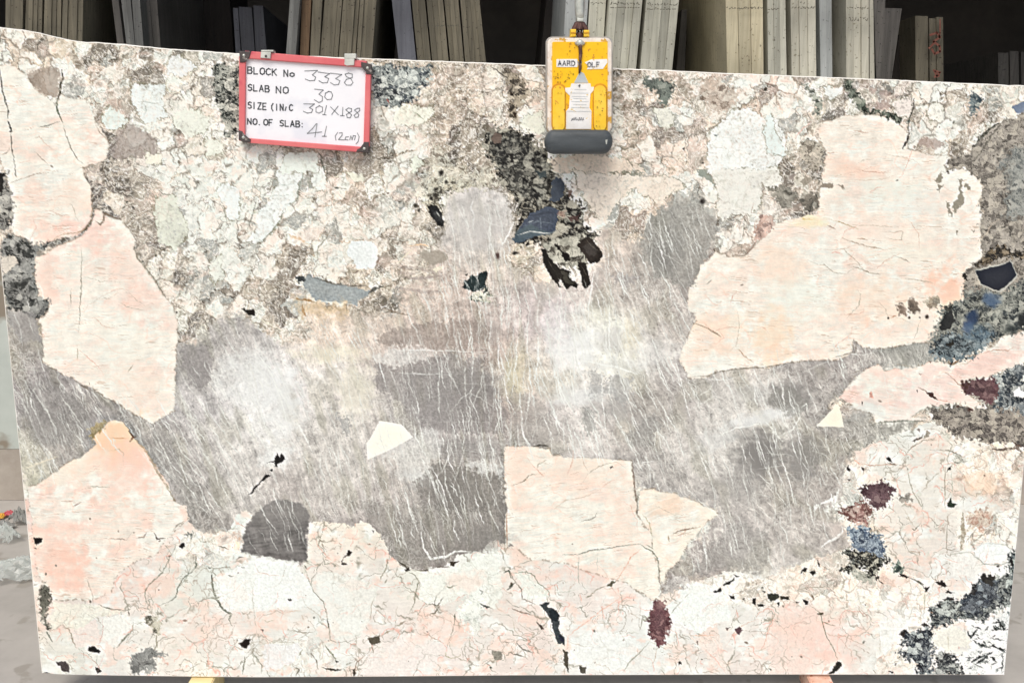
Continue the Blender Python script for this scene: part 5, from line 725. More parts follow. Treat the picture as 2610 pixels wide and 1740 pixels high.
REG = [('quartz_patch', 'streaky grey quartz mass across the middle', Bpoly, 5, 3), ('feldspar_patch', 'white and pale pink cracked band along the foot', Cpoly, 3.5, 3),
  ('mica_patch', 'dark speckled mass down the right edge', R1, 6, 6), ('mica_patch', 'dark grey block in the lower left middle', d("603,1162 625,1149 660,1146 692,1156 709,1180 705,1210 701,1240 706,1292 650,1284 600,1276 555,1268 558,1232 570,1205 586,1180"), 3, 4),
  ('feldspar_patch', 'pink fragment at the upper left edge', P1, 3, 1.6), ('feldspar_patch', 'large pink fragment left of the grey mass', P2, 3, 1.6), ('feldspar_patch', 'orange-tipped pink fragment at the lower left', P3, 3, 1.6),
  ('feldspar_patch', 'largest pink fragment on the right', P4, 3, 1.6), ('feldspar_patch', 'pink fragment right of the lower grey mass', P9, 3, 1.6), ('feldspar_patch', 'square-topped pink fragment at the lower centre', P5, 3, 1.6), ('feldspar_patch', 'pink wedge pointing right', P6, 3, 1.6),
  ('cream_chip', None, P7, .6, .6), ('cream_chip', None, P8, .6, .6), ('black_crystal', None, KB, 1.5, .8), ('black_crystal', 'blue-grey crystal', KF, 3, 2),
  ('black_crystal', None, KS[0], 2.2, 1.8), ('black_crystal', None, KS[1], 2.2, 1.8), ('black_crystal', None, KS[2], 2.2, 1.8), ('black_crystal', None, KS[3], 2.2, 1.8), ('black_crystal', None, KS[4], 2.2, 1.8), ('black_crystal', None, KS[5], 2.2, 1.8),
  ('garnet_patch', None, z(3,2,"1870,390 1960,370 2100,365 2130,450 2120,540 2060,600 1980,600 1920,540 1850,510 1790,470 1780,410"), 4, 4), ('garnet_patch', None, z(3,2,"860,1370 900,1335 1000,1320 1060,1300 1100,1330 1190,1400 1150,1450 1100,1490 1070,1560 1000,1540 950,1520 930,1460 870,1440"), 5, 6),
  ('garnet_patch', None, z(2,3,"1340,810 1370,805 1385,830 1410,810 1420,900 1460,970 1475,1030 1440,1110 1400,1150 1400,1225 1330,1230 1300,1180 1265,1130 1262,1000 1285,880"), 3, 4), ('slate_patch', None, KG, 4, 3)]
for k, (nm, lb, pts, am, fi) in enumerate(REG):
    s, m, sd = poly(pts, am, fi, 1.5)
    if s: ids[s][m > .5] = k+1
vid = np.arange(NR*NC).reshape(NR, NC)
quads = np.stack([vid[:-1,:-1], vid[1:,:-1], vid[1:,1:], vid[:-1,1:]], -1).reshape(-1, 4)
qid = ids[:-1,:-1].reshape(-1)
# the upper left corner stands a little proud of the rest: very slight natural bow
co3 = np.stack([GX, np.zeros_like(GX), GZ-.06], -1).reshape(-1, 3).astype(np.float32)
colf = np.concatenate([CL.reshape(-1, 3), np.ones((NR*NC, 1), np.float32)], 1)
def face_part(name, q, label=None):
    if len(q) < 4: return
    used, inv = np.unique(q, return_inverse=True); me = bpy.data.meshes.new(name)
    me.vertices.add(len(used)); me.vertices.foreach_set('co', co3[used].ravel())
    me.loops.add(q.size); me.loops.foreach_set('vertex_index', inv.ravel().astype(np.int32))
    me.polygons.add(len(q)); me.polygons.foreach_set('loop_start', np.arange(0, q.size, 4, dtype=np.int32))
    me.update(calc_edges=True)
    at_ = me.color_attributes.new('stone', 'FLOAT_COLOR', 'POINT'); at_.data.foreach_set('color', colf[used].ravel())
    me.materials.append(M_STONE); o = bpy.data.objects.new(name, me); sc.collection.objects.link(o); o.parent = slab
    if label: o['label'] = label
face_part('polished_face', quads[qid == 0])
for k, (nm, lb, *_r) in enumerate(REG): face_part(nm, quads[qid == k+1], lb)
# body behind the face: sides, back and a bright honed arris
M_EDGE = grime('honed_edge', (226,222,212), (246,244,238), .5, 30)
M_BACK = grime('sawn_back', (150,146,138), (200,196,188), .8, 12)
ring = [(GX[0,i], GZ[0,i]) for i in list(range(0, NC, 6))+[NC-1]] + [(GX[j,-1], GZ[j,-1]) for j in range(20, NR, 40)] + [(GX[-1,i], GZ[-1,i]) for i in list(range(NC-1, 0, -12))+[0]] + [(GX[j,0], GZ[j,0]) for j in range(NR-20, 0, -40)]
bm = bmesh.new(); n = len(ring)
cxm, czm = float(np.mean(GX)), float(np.mean(GZ))
def off(p, e): 
    return (p[0]+(e if p[0] > cxm else -e)*(abs(p[0]-cxm) > 1.2), p[1]+(e if p[1] > czm else -e)*(abs(p[1]-czm) > .7))
r0 = [bm.verts.new((x, 0.0, zz)) for x, zz in ring]; r1 = [bm.verts.new((off((x, zz), .003)[0], .0025, off((x, zz), .003)[1])) for x, zz in ring]; r2 = [bm.verts.new((off((x, zz), .003)[0], .020, off((x, zz), .003)[1])) for x, zz in ring]
for a, b in ((r0, r1), (r1, r2)):
    for i in range(n): bm.faces.new((a[i], a[(i+1) % n], b[(i+1) % n], b[i]))
bm_obj('slab_edge', bm, M_EDGE, slab)
bm = bmesh.new(); bm.faces.new([bm.verts.new((off((x, zz), .003)[0], .0201, off((x, zz), .003)[1])) for x, zz in ring]); bm_obj('slab_back', bm, M_BACK, slab)
print('slab', time.time()-T0)

# ================================================================== ground, platform, shed
M_CONC = grime('worn_concrete_floor', (168,163,157), (196,191,185), .85, 2.2, c3=(164,158,150), s3=9, th=.60, bump=.3)
g = 60; N_ = 24
gv = [(-g+2*g*i/N_, -g+2*g*j/N_, 0) for j in range(N_+1) for i in range(N_+1)]
gf = [(j*(N_+1)+i, j*(N_+1)+i+1, (j+1)*(N_+1)+i+1, (j+1)*(N_+1)+i) for j in range(N_) for i in range(N_)]
tag(mesh('ground', gv, gf, M_CONC), 'pale grey concrete yard floor', kind='structure')
def box_bm(x0, x1, y0, y1, z0, z1, bm=None):
    bm = bm or bmesh.new(); v = [bm.verts.new(p) for p in [(x0,y0,z0),(x1,y0,z0),(x1,y1,z0),(x0,y1,z0),(x0,y0,z1),(x1,y0,z1),(x1,y1,z1),(x0,y1,z1)]]
    for f in ((0,1,5,4),(1,2,6,5),(2,3,7,6),(3,0,4,7),(4,5,6,7),(3,2,1,0)): bm.faces.new([v[i] for i in f])
    return bm
PY0, PZ = 1.75, 1.18
M_PLAT = grime('flaking_green_grey_paint', (176,184,178), (196,202,196), .8, 3, c3=(140,130,116), s3=3.2, th=.56, bump=.4)
M_BASE = grime('dirty_wall_foot', (156,147,137), (180,172,162), .9, 9, bump=.4)
pl = empty('platform', (0, PY0, 0), 'low painted concrete platform wall carrying the slab bundles behind the hanging slab', 'platform')
bm_obj('platform_body', box_bm(-6.5, 6.5, PY0, 8.2, .26, PZ), M_PLAT, pl)
bm_obj('wall_foot', box_bm(-6.5, 6.5, PY0-.012, 8.2, 0.002, .258), M_BASE, pl)
sh = empty('storage_shed', (0, 8.5, 0), 'dark open-fronted shed behind the slab bundles', 'shed')
M_DARK = grime('shade_dark_wall', (84,82,82), (104,100,98), .9, 3)  # dim wall tone puts the shed interior's shade into the colour
M_ROOF = grime('roof_sheet', (50,48,47), (72,68,64), .8, 4)
bm_obj('rear_wall', box_bm(-7, 7, 8.5, 8.7, .004, 4.6), M_DARK, sh)
bm_obj('side_wall', box_bm(-7.2, -7.003, 1.2, 8.7, .004, 4.6), M_DARK, sh); bm_obj('side_wall', box_bm(7.003, 7.2, 1.2, 8.7, .004, 4.6), M_DARK, sh)
bm_obj('roof', box_bm(-7.3, 7.3, .9, 8.9, 4.603, 4.72), M_ROOF, sh)

# ================================================================== bundles of stone slabs seen on edge
def slab_mat(name, c1, c2, c3):
    m = grime(name, c1, c2, .8, 5, stretch=(14, 14, .5), c3=c3, s3=75, th=.64, bump=.6); t = m.node_tree; N, L = t.nodes, t.links; p = N['Principled BSDF']
    src = p.inputs['Base Color'].links[0].from_socket; oi = N.new('ShaderNodeObjectInfo'); mr = N.new('ShaderNodeMapRange'); mr.inputs[3].default_value = .74; mr.inputs[4].default_value = 1.12
    tc = N.new('ShaderNodeTexCoord'); n = N.new('ShaderNodeTexNoise'); n.inputs['Scale'].default_value = 3.5; n.inputs['Detail'].default_value = 8; L.new(tc.outputs['Object'], n.inputs[0])
    m2 = N.new('ShaderNodeMapRange'); m2.inputs[1].default_value = .3; m2.inputs[2].default_value = .7; m2.inputs[3].default_value = .72; m2.inputs[4].default_value = 1.15; L.new(n.outputs[0], m2.inputs[0])
    mu = N.new('ShaderNodeMath'); mu.operation = 'MULTIPLY'; L.new(oi.outputs['Random'], mr.inputs[0]); L.new(mr.outputs[0], mu.inputs[0]); L.new(m2.outputs[0], mu.inputs[1])
    v = N.new('ShaderNodeVectorMath'); v.operation = 'SCALE'; L.new(src, v.inputs[0]); L.new(mu.outputs[0], v.inputs['Scale']); L.new(v.outputs[0], p.inputs['Base Color']); return m
SM = {'olive': slab_mat('shaded_dusty_olive_slab', (104,99,85), (134,127,109), (70,63,54)), 'grey': slab_mat('grey_slab', (108,109,107), (136,137,134), (78,77,76)),  # olive is darkened in colour for dirt and the roof's shade together
      'buff': slab_mat('buff_slab', (172,171,157), (204,203,188), (126,123,108)), 'pale': slab_mat('pale_slab', (186,183,167), (212,209,193), (142,136,118)), 'yellow': slab_mat('yellowish_slab', (184,174,146), (210,202,174), (138,128,104)),
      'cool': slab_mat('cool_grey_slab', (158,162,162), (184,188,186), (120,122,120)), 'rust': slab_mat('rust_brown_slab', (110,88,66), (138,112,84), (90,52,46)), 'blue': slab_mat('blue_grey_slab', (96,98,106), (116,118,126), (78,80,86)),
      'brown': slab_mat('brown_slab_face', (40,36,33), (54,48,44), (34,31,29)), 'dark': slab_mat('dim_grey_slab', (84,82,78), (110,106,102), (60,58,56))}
SIDE = {}
M_MARK = grime('marker_scrawl', (88,84,74), (108,104,92), .8, 20)
def bundle(tx0, tx1, bx0, bx1, Y, n, kind, label, ytop=-230, ybot=180, depth=1.3, shut=.03, jit=.003):
    """slabs standing on edge; tx at ytop row, bx at ybot row, given at row 0 and ybot"""
    y0 = 0 if ytop < 0 else ytop
    def pt(f, zw=None):       # point on the line through the two rows, extrapolated in height
        a = at(tx0+(tx1-tx0)*f, y0, Y); b = at(bx0+(bx1-bx0)*f, ybot, Y)
        t = (zw-b.z)/(a.z-b.z); return b+(a-b)*t
    ztop = at((tx0+tx1)/2, ytop, Y).z
    root = empty('slab_bundle', pt(.5, PZ), label, 'stone slabs', 'bundles of slabs stored on edge behind the marble slab')
    for i in range(n):
        f0, f1 = (i+shut/2)/n, (i+1-shut/2)/n; dy = random.uniform(-jit, jit)*3; dz = random.uniform(-.012, .012) if ytop > 0 else random.uniform(-.03, .03)
        P = [pt(f0, PZ+.003), pt(f1, PZ+.003), pt(f1, ztop+dz), pt(f0, ztop+dz)]
        o = bm_obj('slab', prism_bm([p+Vector((0, dy, 0)) for p in P], depth), SM[kind], root)
    return root
B = [
 (14,60,13,57,2.5,4,'olive','olive bundle leftmost in the frame'), (64,107,60,104,2.5,4,'olive','olive bundle second from the left edge of the frame'), (112,155,108,153,2.5,4,'olive','olive bundle third from the left edge of the frame'), (161,212,157,209,2.5,4,'olive','olive bundle fourth from the left, beside the dark gap'),
 (286,303,303,320,2.6,1,'dark','narrow dim grey slab leaning right, left of the twin grey strips'), (309,334,326,348,2.6,2,'grey','twin grey slabs leaning right above the left part of the marble'), (337,358,348,369,2.6,1,'grey','single grey slab beside a black gap, left part'), (363,401,377,412,2.7,2,'dark','dim marked bundle left of the brown slab face'),
 (739,765,729,754,2.35,2,'grey','pale grey narrow bundle above the red-framed board'), (770,794,765,787,2.4,1,'rust','rust-brown slab stained dark red, above the board'), (797,822,790,814,2.4,2,'olive','narrow olive bundle right of the rust-brown slab'), (827,872,815,861,2.4,4,'olive','olive bundle right above the board'), (874,916,863,906,2.4,4,'olive','olive bundle above the right clip of the board'), (918,960,909,949,2.4,4,'olive','olive bundle left of the wide dark gap'),
 (998,1046,1014,1060,2.5,1,'blue','smooth blue-grey slab leaning right beside the olive stack'), (1049,1083,1063,1097,2.5,2,'olive','marked olive bundle right of the blue-grey slab'), (1087,1129,1100,1142,2.5,3,'olive','marked olive bundle, second right of the blue-grey slab'), (1132,1168,1146,1181,2.5,3,'olive','marked olive bundle, third right of the blue-grey slab'), (1173,1222,1184,1237,2.5,4,'olive','olive bundle at the right end of the leaning stack'),
 (1442,1500,1432,1488,2.1,2,'cool','cool grey bundle behind the lifting strap'), (1503,1545,1492,1534,2.1,2,'buff','buff bundle just right of the lifting strap'), (1554,1637,1538,1620,2.05,4,'buff','wide buff bundle right of the yellow clamp'), (1647,1731,1631,1713,2.05,4,'buff','wide buff bundle left of the dark bay'),
 (1849,1943,1853,1945,2.0,3,'yellow','yellowish bundle right of the dark bay'), (1955,2001,1957,2004,2.0,3,'buff','narrow buff bundle between two dark gaps'), (2016,2078,2019,2080,2.0,3,'pale','pale bundle with yellow stains near the top'), (2088,2121,2091,2123,2.05,2,'cool','cool grey narrow bundle on the right'), (2157,2214,2158,2214,2.0,3,'pale','pale bundle scratched with dark marks near the top'), (2215,2225,2216,2228,2.0,1,'pale','thin bright slab closing the right stack')]
for (a, b, c_, d_, Y, n_, k_, lb) in B: bundle(a, b, c_, d_, Y, n_, k_, lb, ybot=180 if a > 1200 else 140)
bundle(2122,2156,2125,2157,2.25,1,'brown','brownish slab face recessed between the right bundles', ybot=190, depth=.9)
bundle(2226,2256,2232,2250,2.5,1,'dark','dim slab leaning behind the right stack', ybot=200)
bundle(2250,2299,2232,2272,2.7,1,'dark','rough grey slab leaning left, its top corner showing', ytop=18, ybot=203)
bundle(2334,2367,2335,2368,2.9,1,'olive','short bundle on the right, left part of the red-marked pair', ytop=43, ybot=206)
bundle(2369,2404,2371,2405,2.9,2,'olive','short bundle on the right daubed with red paint', ytop=42, ybot=206)
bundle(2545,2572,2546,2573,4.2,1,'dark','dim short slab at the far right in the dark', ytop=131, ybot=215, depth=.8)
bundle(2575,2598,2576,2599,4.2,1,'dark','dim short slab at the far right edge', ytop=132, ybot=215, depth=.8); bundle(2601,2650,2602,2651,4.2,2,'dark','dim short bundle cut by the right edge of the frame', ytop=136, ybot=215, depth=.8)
bundle(593,606,600,613,3.3,1,'blue','short bluish slab standing far back, left one of three', ytop=17, ybot=130, depth=.9); bundle(608,642,616,650,3.3,1,'blue','short bluish slab standing far back, middle one of three', ytop=17, ybot=130, depth=.9); bundle(645,670,651,680,3.3,1,'blue','short bluish slab standing far back, right one of three', ytop=17, ybot=135, depth=.9)
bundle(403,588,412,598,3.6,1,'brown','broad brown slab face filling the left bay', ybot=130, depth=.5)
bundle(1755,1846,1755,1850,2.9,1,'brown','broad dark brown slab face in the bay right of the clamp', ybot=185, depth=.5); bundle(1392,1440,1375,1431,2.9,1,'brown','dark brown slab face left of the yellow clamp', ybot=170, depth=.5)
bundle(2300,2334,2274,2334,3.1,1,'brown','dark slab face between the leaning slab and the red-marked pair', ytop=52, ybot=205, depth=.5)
bundle(1738,1752,1733,1750,2.7,1,'dark','small grey slab end in the dark behind the buff bundle', ytop=30, ybot=85, depth=.4)
# marker scrawl and red paint on the slab ends
def stroke_strip(pts, wd, Y, bm, proud=0.0):
    W = [at(x, y, Y) for x, y in pts]
    for a, b in zip(W, W[1:]):
        t = (b-a); l = t.length
        if l < 1e-6: continue
        t /= l; nrm = Vector((-t.z, 0, t.x))*wd/2; a2 = a-t*wd*.3; b2 = b+t*wd*.3
        f = [bm.verts.new(p) for p in (a2-nrm, b2-nrm, b2+nrm, a2+nrm)]; bm.faces.new(f)
def marks(rows, Y, parent_i, mat, name='marker_scrawl', seed=1):
    random.seed(seed); bm = bmesh.new()
    for (x0, x1, y, hgt) in rows:
        x = x0
        while x < x1:
            stroke_strip([(x, y+random.uniform(-hgt, hgt)), (x+random.uniform(1, 4), y+random.uniform(-hgt, hgt)), (x+random.uniform(2, 6), y+random.uniform(-hgt, hgt))], .0035, Y, bm); x += random.uniform(4, 9)
    o = bm_obj(name, bm, mat, parent_i); o['kind'] = 'stuff'; return o
bo = [o for o in sc.objects if o.name.startswith('slab_bundle')]
def byl(s): return next(o for o in bo if s in o['label'])
marks([(1556,1630,9,4),(1556,1628,20,1)], 2.05-.03, byl('wide buff bundle right'), M_MARK, seed=2); marks([(1650,1724,11,4),(1650,1722,24,1)], 2.05-.03, byl('wide buff bundle left of'), M_MARK, seed=3)
marks([(1852,1940,21,3)], 1.97, byl('yellowish bundle'), M_MARK, seed=4); marks([(1957,1984,24,2)], 1.97, byl('narrow buff bundle'), M_MARK, seed=5); marks([(2018,2076,20,3),(2040,2050,8,5)], 1.97, byl('with yellow stains'), M_MARK, seed=6)
marks([(2160,2212,21,2),(2164,2208,50,6)], 1.97, byl('scratched with'), M_MARK, seed=7); marks([(1506,1534,10,3)], 2.07, byl('just right of the lifting'), M_MARK, seed=8)
for s_, x0, x1, q in (('marked olive bundle right of',1060,1078,9),('second right',1092,1128,10),('third right',1140,1170,11)): marks([(x0, x1, 66, 2)], 2.47, byl(s_), M_MARK, seed=q)
M_RED = grime('red_paint', (128,66,54), (150,100,84), .7, 60)
bm = bmesh.new()
for q, wd in (("1500,320 1560,300 1590,340 1530,380 1585,420 1590,470 1540,490 1515,450",.013),("1590,180 1590,300 1580,340",.009),("1530,640 1590,660 1560,690 1540,650",.012),("1540,700 1580,690",.012),("1490,440 1530,400",.012)): stroke_strip(z(3,0,q), wd, 2.865, bm)
bm_obj('red_paint_mark', bm, M_RED, byl('daubed with red'))['kind'] = 'stuff'

# ================================================================== whiteboard
wb = empty('whiteboard', at(780, 262, -.02), 'white board with red frame and handwritten numbers hanging on the marble slab', 'whiteboard')
def q4(s): return [(600+float(a.split(',')[0])*360/1946, 110+float(a.split(',')[1])*360/1946) for a in s.split()]
M_WHITE = grime('white_board', (240,241,246), (248,248,252), .3, 4, c3=(232,234,242), s3=6, th=.6); M_FRAME = grime('red_plastic_frame', (214,96,104), (228,124,124), .45, 6, c3=(206,84,100), s3=9, th=.6); M_CORN = grime('black_plastic_corner', (56,50,50), (84,76,74), .5, 60, c3=(150,144,138), s3=70, th=.62)
M_CLIP = grime('galvanised_clip', (186,190,182), (222,224,216), .4, 40, metal=.3); M_INK = grime('grey_black_marker', (66,70,76), (110,114,118), .7, 60)
YB = -.022
px_prism('board_panel', q4("140,205 1800,345 1765,1435 130,1305"), YB, .014, M_WHITE, wb)
for q in ("130,105 1810,245 1800,340 140,212", "48,180 140,200 130,1310 45,1300", "45,1300 1770,1430 1740,1508 200,1375 45,1345", "1795,340 1868,330 1842,1420 1760,1440"): px_prism('frame_bar', q4(q), YB-.008, .022, M_FRAME, wb, bevel=.003)
for q in ("48,108 215,112 190,205 148,222 130,268 60,268", "42,1200 90,1215 150,1300 210,1322 205,1370 100,1362 42,1330", "1730,258 1800,275 1872,290 1888,430 1800,430 1790,370 1730,330", "1770,1362 1838,1362 1835,1512 1660,1500 1680,1462 1742,1440"): px_prism('frame_corner', q4(q), YB-.011, .026, M_CORN, wb, bevel=.003)
for q in ("1765,1455 17", ): pass
for (x, y) in ((118,172),(110,1300),(1820,345),(1775,1455)):
    bm = bmesh.new(); c0 = at(*q4("%d,%d" % (x, y))[0], YB-.0112); bmesh.ops.create_uvsphere(bm, u_segments=10, v_segments=6, radius=.0042); bmesh.ops.translate(bm, verts=bm.verts, vec=c0); bm_obj('screw_head', bm, M_CLIP, wb, smooth=True)
for q, q2 in (("352,95 522,95 522,122 352,122", "350,122 490,122 480,215 345,205"), ("1500,145 1662,145 1662,215 1500,215", "1505,212 1640,212 1635,305 1530,312 1500,295")):
    c = px_prism('clip', q4(q), YB-.014, .03, M_CLIP, wb, bevel=.002); px_prism('clip_tab', q4(q2), YB-.013, .006, M_CLIP, wb, bevel=.0015)
bm = bmesh.new(); bmesh.ops.create_uvsphere(bm, u_segments=10, v_segments=6, radius=.0034); bmesh.ops.translate(bm, verts=bm.verts, vec=at(*q4("420,182")[0], YB-.0135)); bm_obj('rivet', bm, M_CORN, wb)
GL = {'B':"0,0 0,1 .7,1 .85,.8 .7,.55 0,.52|.7,.52 .95,.28 .75,0 0,0",'L':"0,1 0,0 .8,0",'O':".5,1 .1,.85 0,.5 .1,.15 .5,0 .9,.15 1,.5 .9,.85 .5,1",'C':".95,.85 .5,1 .1,.8 0,.5 .1,.15 .5,0 .95,.15",'K':"0,1 0,0|.85,1 0,.45|.25,.6 .9,0",'N':"0,0 0,1 .85,0 .85,1",
 'o':".5,.6 .05,.45 .05,.15 .5,0 .95,.15 .95,.45 .5,.6",'S':".9,.88 .5,1 .1,.85 .15,.6 .8,.45 .9,.15 .5,0 .05,.1",'A':"0,0 .45,1 .9,0|.2,.35 .75,.35",'I':".3,0 .3,1",'Z':"0,1 .85,1 0,0 .9,0",'E':".85,1 0,1 0,0 .85,0|0,.5 .7,.5",'(':".6,1.1 .2,.7 .2,.2 .6,-.15",')':".2,1.1 .6,.7 .6,.2 .2,-.15",
 '/':".1,0 .4,.6",'F':"0,0 0,1 .8,1|0,.5 .6,.5",'.':".2,0 .25,.05",':':".2,.05 .25,.1|.2,.6 .25,.65",'R':"0,0 0,1 .7,1 .85,.78 .7,.52 0,.5|.45,.5 .9,0",'D':"0,0 0,1 .55,1 .9,.7 .9,.3 .55,0 0,0",'W':"0,1 .25,0 .5,.8 .75,0 1,1",' ':""}
def word(txt, x, y, cw, ch, bm, dy=0., wd=.0028, Y=YB-.0006, mp=q4, gap=1.32):
    for k, c in enumerate(txt):
        for pl_ in GL[c].split('|'):
            if not pl_: continue
            P = [(x+k*cw*gap+float(a.split(',')[0])*cw, y+k*cw*gap*dy-float(a.split(',')[1])*ch) for a in pl_.split()]
            stroke_strip(mp(' '.join('%f,%f' % p for p in P)), wd, Y, bm)
for txt, x, y, cw, ch, dy in (("BLOCK",170,420,64,88,.08),("No",668,462,62,88,.02),("SLAB",172,655,60,84,.08),("NO",562,690,72,88,.05),("SIZE",172,900,52,88,.09),("(IN/C",490,925,48,84,.03),("NO.OF SLAB:",168,1120,56,80,.055)):
    bm = bmesh.new(); word(txt, x, y, cw, ch, bm, dy, .0034); bm_obj('printed_word', bm, M_INK, wb)
HW = {'3338':"955,385 1130,378 1060,440 1105,470 1090,515 1020,520 960,495|1140,400 1300,422 1230,465 1285,490 1265,545 1200,550 1150,520|1310,415 1465,435 1380,490 1440,520 1420,570 1360,578 1310,545|1560,415 1610,430 1610,475 1530,500 1500,545 1530,580 1590,580 1620,545 1590,490 1530,465 1510,430 1560,415",
 '30':"1090,635 1210,648 1150,705 1200,740 1195,800 1150,820 1085,780|1290,665 1240,690 1230,745 1265,780 1320,775 1340,720 1320,675 1280,665",
 '301x188':"940,838 1090,840 1020,890 1065,915 1050,955 990,965 935,940|1160,865 1110,890 1110,950 1150,965 1200,940 1200,885 1150,862|1255,860 1225,985|1200,985 1250,988|1310,880 1420,990|1415,870 1325,985|1480,885 1475,1000|1445,1000 1500,1003|1560,895 1520,920 1560,955 1600,990 1580,1030 1540,1025 1530,985 1600,940 1600,905 1560,895|1680,900 1640,925 1680,960 1700,990 1690,1020 1650,1025 1635,995 1715,930 1710,898 1680,900",
 '41':"1115,1110 1060,1180 990,1245 1190,1225|1125,1110 1095,1295|1255,1145 1225,1285|1195,1285 1255,1285", '(2cm)':"1410,1230 1375,1280 1385,1340|1430,1240 1470,1235 1470,1270 1420,1330 1500,1335|1560,1290 1520,1295 1510,1330 1555,1335|1575,1335 1590,1280 1610,1330|1605,1335 1625,1275 1655,1280 1640,1335|1680,1240 1705,1290 1690,1360 1660,1390"}
M_PEN = grime('faint_pen', (120,124,128), (160,163,166), .7, 60)
for k_, q in HW.items():
    bm = bmesh.new()
    for p_ in q.split('|'): stroke_strip(q4(p_), .0023, YB-.0008, bm)
    bm_obj('handwriting', bm, M_PEN, wb)

# ================================================================== yellow lifting clamp
def q5(s): return [(1380+float(a.split(',')[0])*200/784, float(a.split(',')[1])*200/784) for a in s.split()]
cl = empty('lifting_clamp', at(1478, 240, -.03), 'yellow scratched lifting clamp with black rubber pad gripping the top of the marble slab', 'clamp')
M_YEL = grime('scratched_yellow_paint', (246,182,4), (252,202,14), .38, 9, c3=(206,140,40), s3=80, th=.64); M_YEL2 = grime('worn_yellow_paint', (248,196,20), (253,216,80), .45, 18, c3=(206,130,50), s3=75, th=.63)
M_WORN = grime('worn_white_rim', (214,200,184), (248,242,234), .6, 40, c3=(206,160,60), s3=50, th=.57); M_STEEL = grime('dull_steel', (150,146,140), (186,182,176), .5, 12, metal=.3); M_RUB = grime('black_rubber', (54,60,64), (84,90,94), .55, 8, stretch=(1,1,4), c3=(110,116,118), s3=60, th=.66)
M_RUST = grime('rusty_steel', (70,44,44), (110,80,72), .6, 60, metal=.3); M_STK = grime('white_sticker', (228,226,222), (250,250,250), .5, 30, c3=(226,200,140), s3=90, th=.64); M_STK2 = grime('grey_sticker', (176,186,190), (200,206,208), .5, 10); M_TXT = grime('dark_print', (52,56,70), (190,190,192), .7, 130); M_GROOVE = grime('ochre_groove', (190,130,24), (222,164,30), .7, 30)  # groove tone is a darker ochre than the panel yellow
YC = -.075
def rr5(x0, y0, x1, y1, r, n=6): return [(1380+a*200/784, b*200/784) for a, b in rrect(x0, y0, x1, y1, r, n)]
px_prism('rear_plate', rr5(44,368,712,1330,60), YC+.03, .012, M_STEEL, cl, bevel=.004)
px_prism('front_plate', rr5(62,380,700,1330,50), YC+.006, .024, M_WORN, cl, bevel=.006)
px_prism('jaw_spine', rr5(150,420,620,900,40), YC+.044, .019, M_STEEL, cl)
px_prism('rear_jaw', rr5(120,420,650,1250,40), .024, .05, M_YEL2, cl, bevel=.006)
px_prism('top_bridge', rr5(230,400,540,660,20), -.03, .08, M_YEL2, cl, bevel=.004)
px_prism('yellow_panel', rr5(108,420,662,1310,12), YC+.003, .004, M_YEL, cl, bevel=.0015)
for x0, x1 in ((100,246),(512,660)):
    px_prism('groove', rr5(x0,835,x1,1310,70,10), YC+.0015, .003, M_GROOVE, cl, bevel=.001)
    px_prism('pressed_lobe', rr5(x0+14,855,x1-14,1312,58,10), YC-.006, .009, M_YEL2, cl, bevel=.005)
px_prism('name_label', rr5(150,592,360,672,6,2), YC+.0018, .002, M_STK, cl); px_prism('name_label', q5("432,625 500,596 655,592 660,625 615,690 455,695 470,660"), YC+.0018, .002, M_STK, cl)
bm = bmesh.new(); word("AARD", 168, 655, 34, 44, bm, .01, .0028, YC+.0009, q5, 1.32); bm_obj('lettering', bm, M_TXT, cl)
bm = bmesh.new(); word("W", 366, 662, 34, 46, bm, .01, .0028, YC+.0009, q5); word("OLF", 462, 670, 34, 44, bm, -.03, .0028, YC+.0009, q5, 1.32); bm_obj('lettering', bm, M_TXT, cl)
px_prism('warning_triangle', q5("325,830 385,715 425,735 470,830"), YC+.0016, .002, M_STK2, cl)
px_prism('instruction_sticker', q5("235,880 290,875 300,835 490,835 495,870 525,870 520,905 490,940 480,1080 500,1110 498,1290 245,1290 248,1110 275,1080 285,960 240,915"), YC+.0012, .002, M_STK, cl)
bm = bmesh.new()
random.seed(9)
for yy, x0, x1 in ((895,330,450),(930,290,470),(965,310,460),(985,320,450),(1015,300,470),(1045,320,450),(1075,300,470),(1112,262,492)):
    stroke_strip(q5("%d,%d %d,%d" % (x0, yy, x1, yy+2)), .0011, YC+.0004, bm)
bm_obj('ruled_line', bm, M_STK2, cl)['kind'] = 'stuff'
bm = bmesh.new()
for a in range(7): x = 300+a*18; stroke_strip(q5("%d,%d %d,%d %d,%d" % (x, 1200+random.randint(-8,8), x+8, 1180+random.randint(-6,10), x+14, 1200)), .002, YC+.0004, bm)
for q in ("370,860 385,850 380,872",): stroke_strip(q5(q), .003, YC+.0004, bm)
bm_obj('small_print', bm, M_TXT, cl)['kind'] = 'stuff'
bm = tube_bm([at(x, y, YC-.001) for x, y in q5("385,430 388,480 392,540 386,600 388,660 378,735")], [.006,.005,.005,.004,.005,.002], 8); bm_obj('rust_streak', bm, M_RUST, cl, smooth=True)
px_prism('guide_bracket', q5("330,425 385,400 440,425 425,450 345,450"), YC-.002, .006, M_STEEL, cl, bevel=.002)
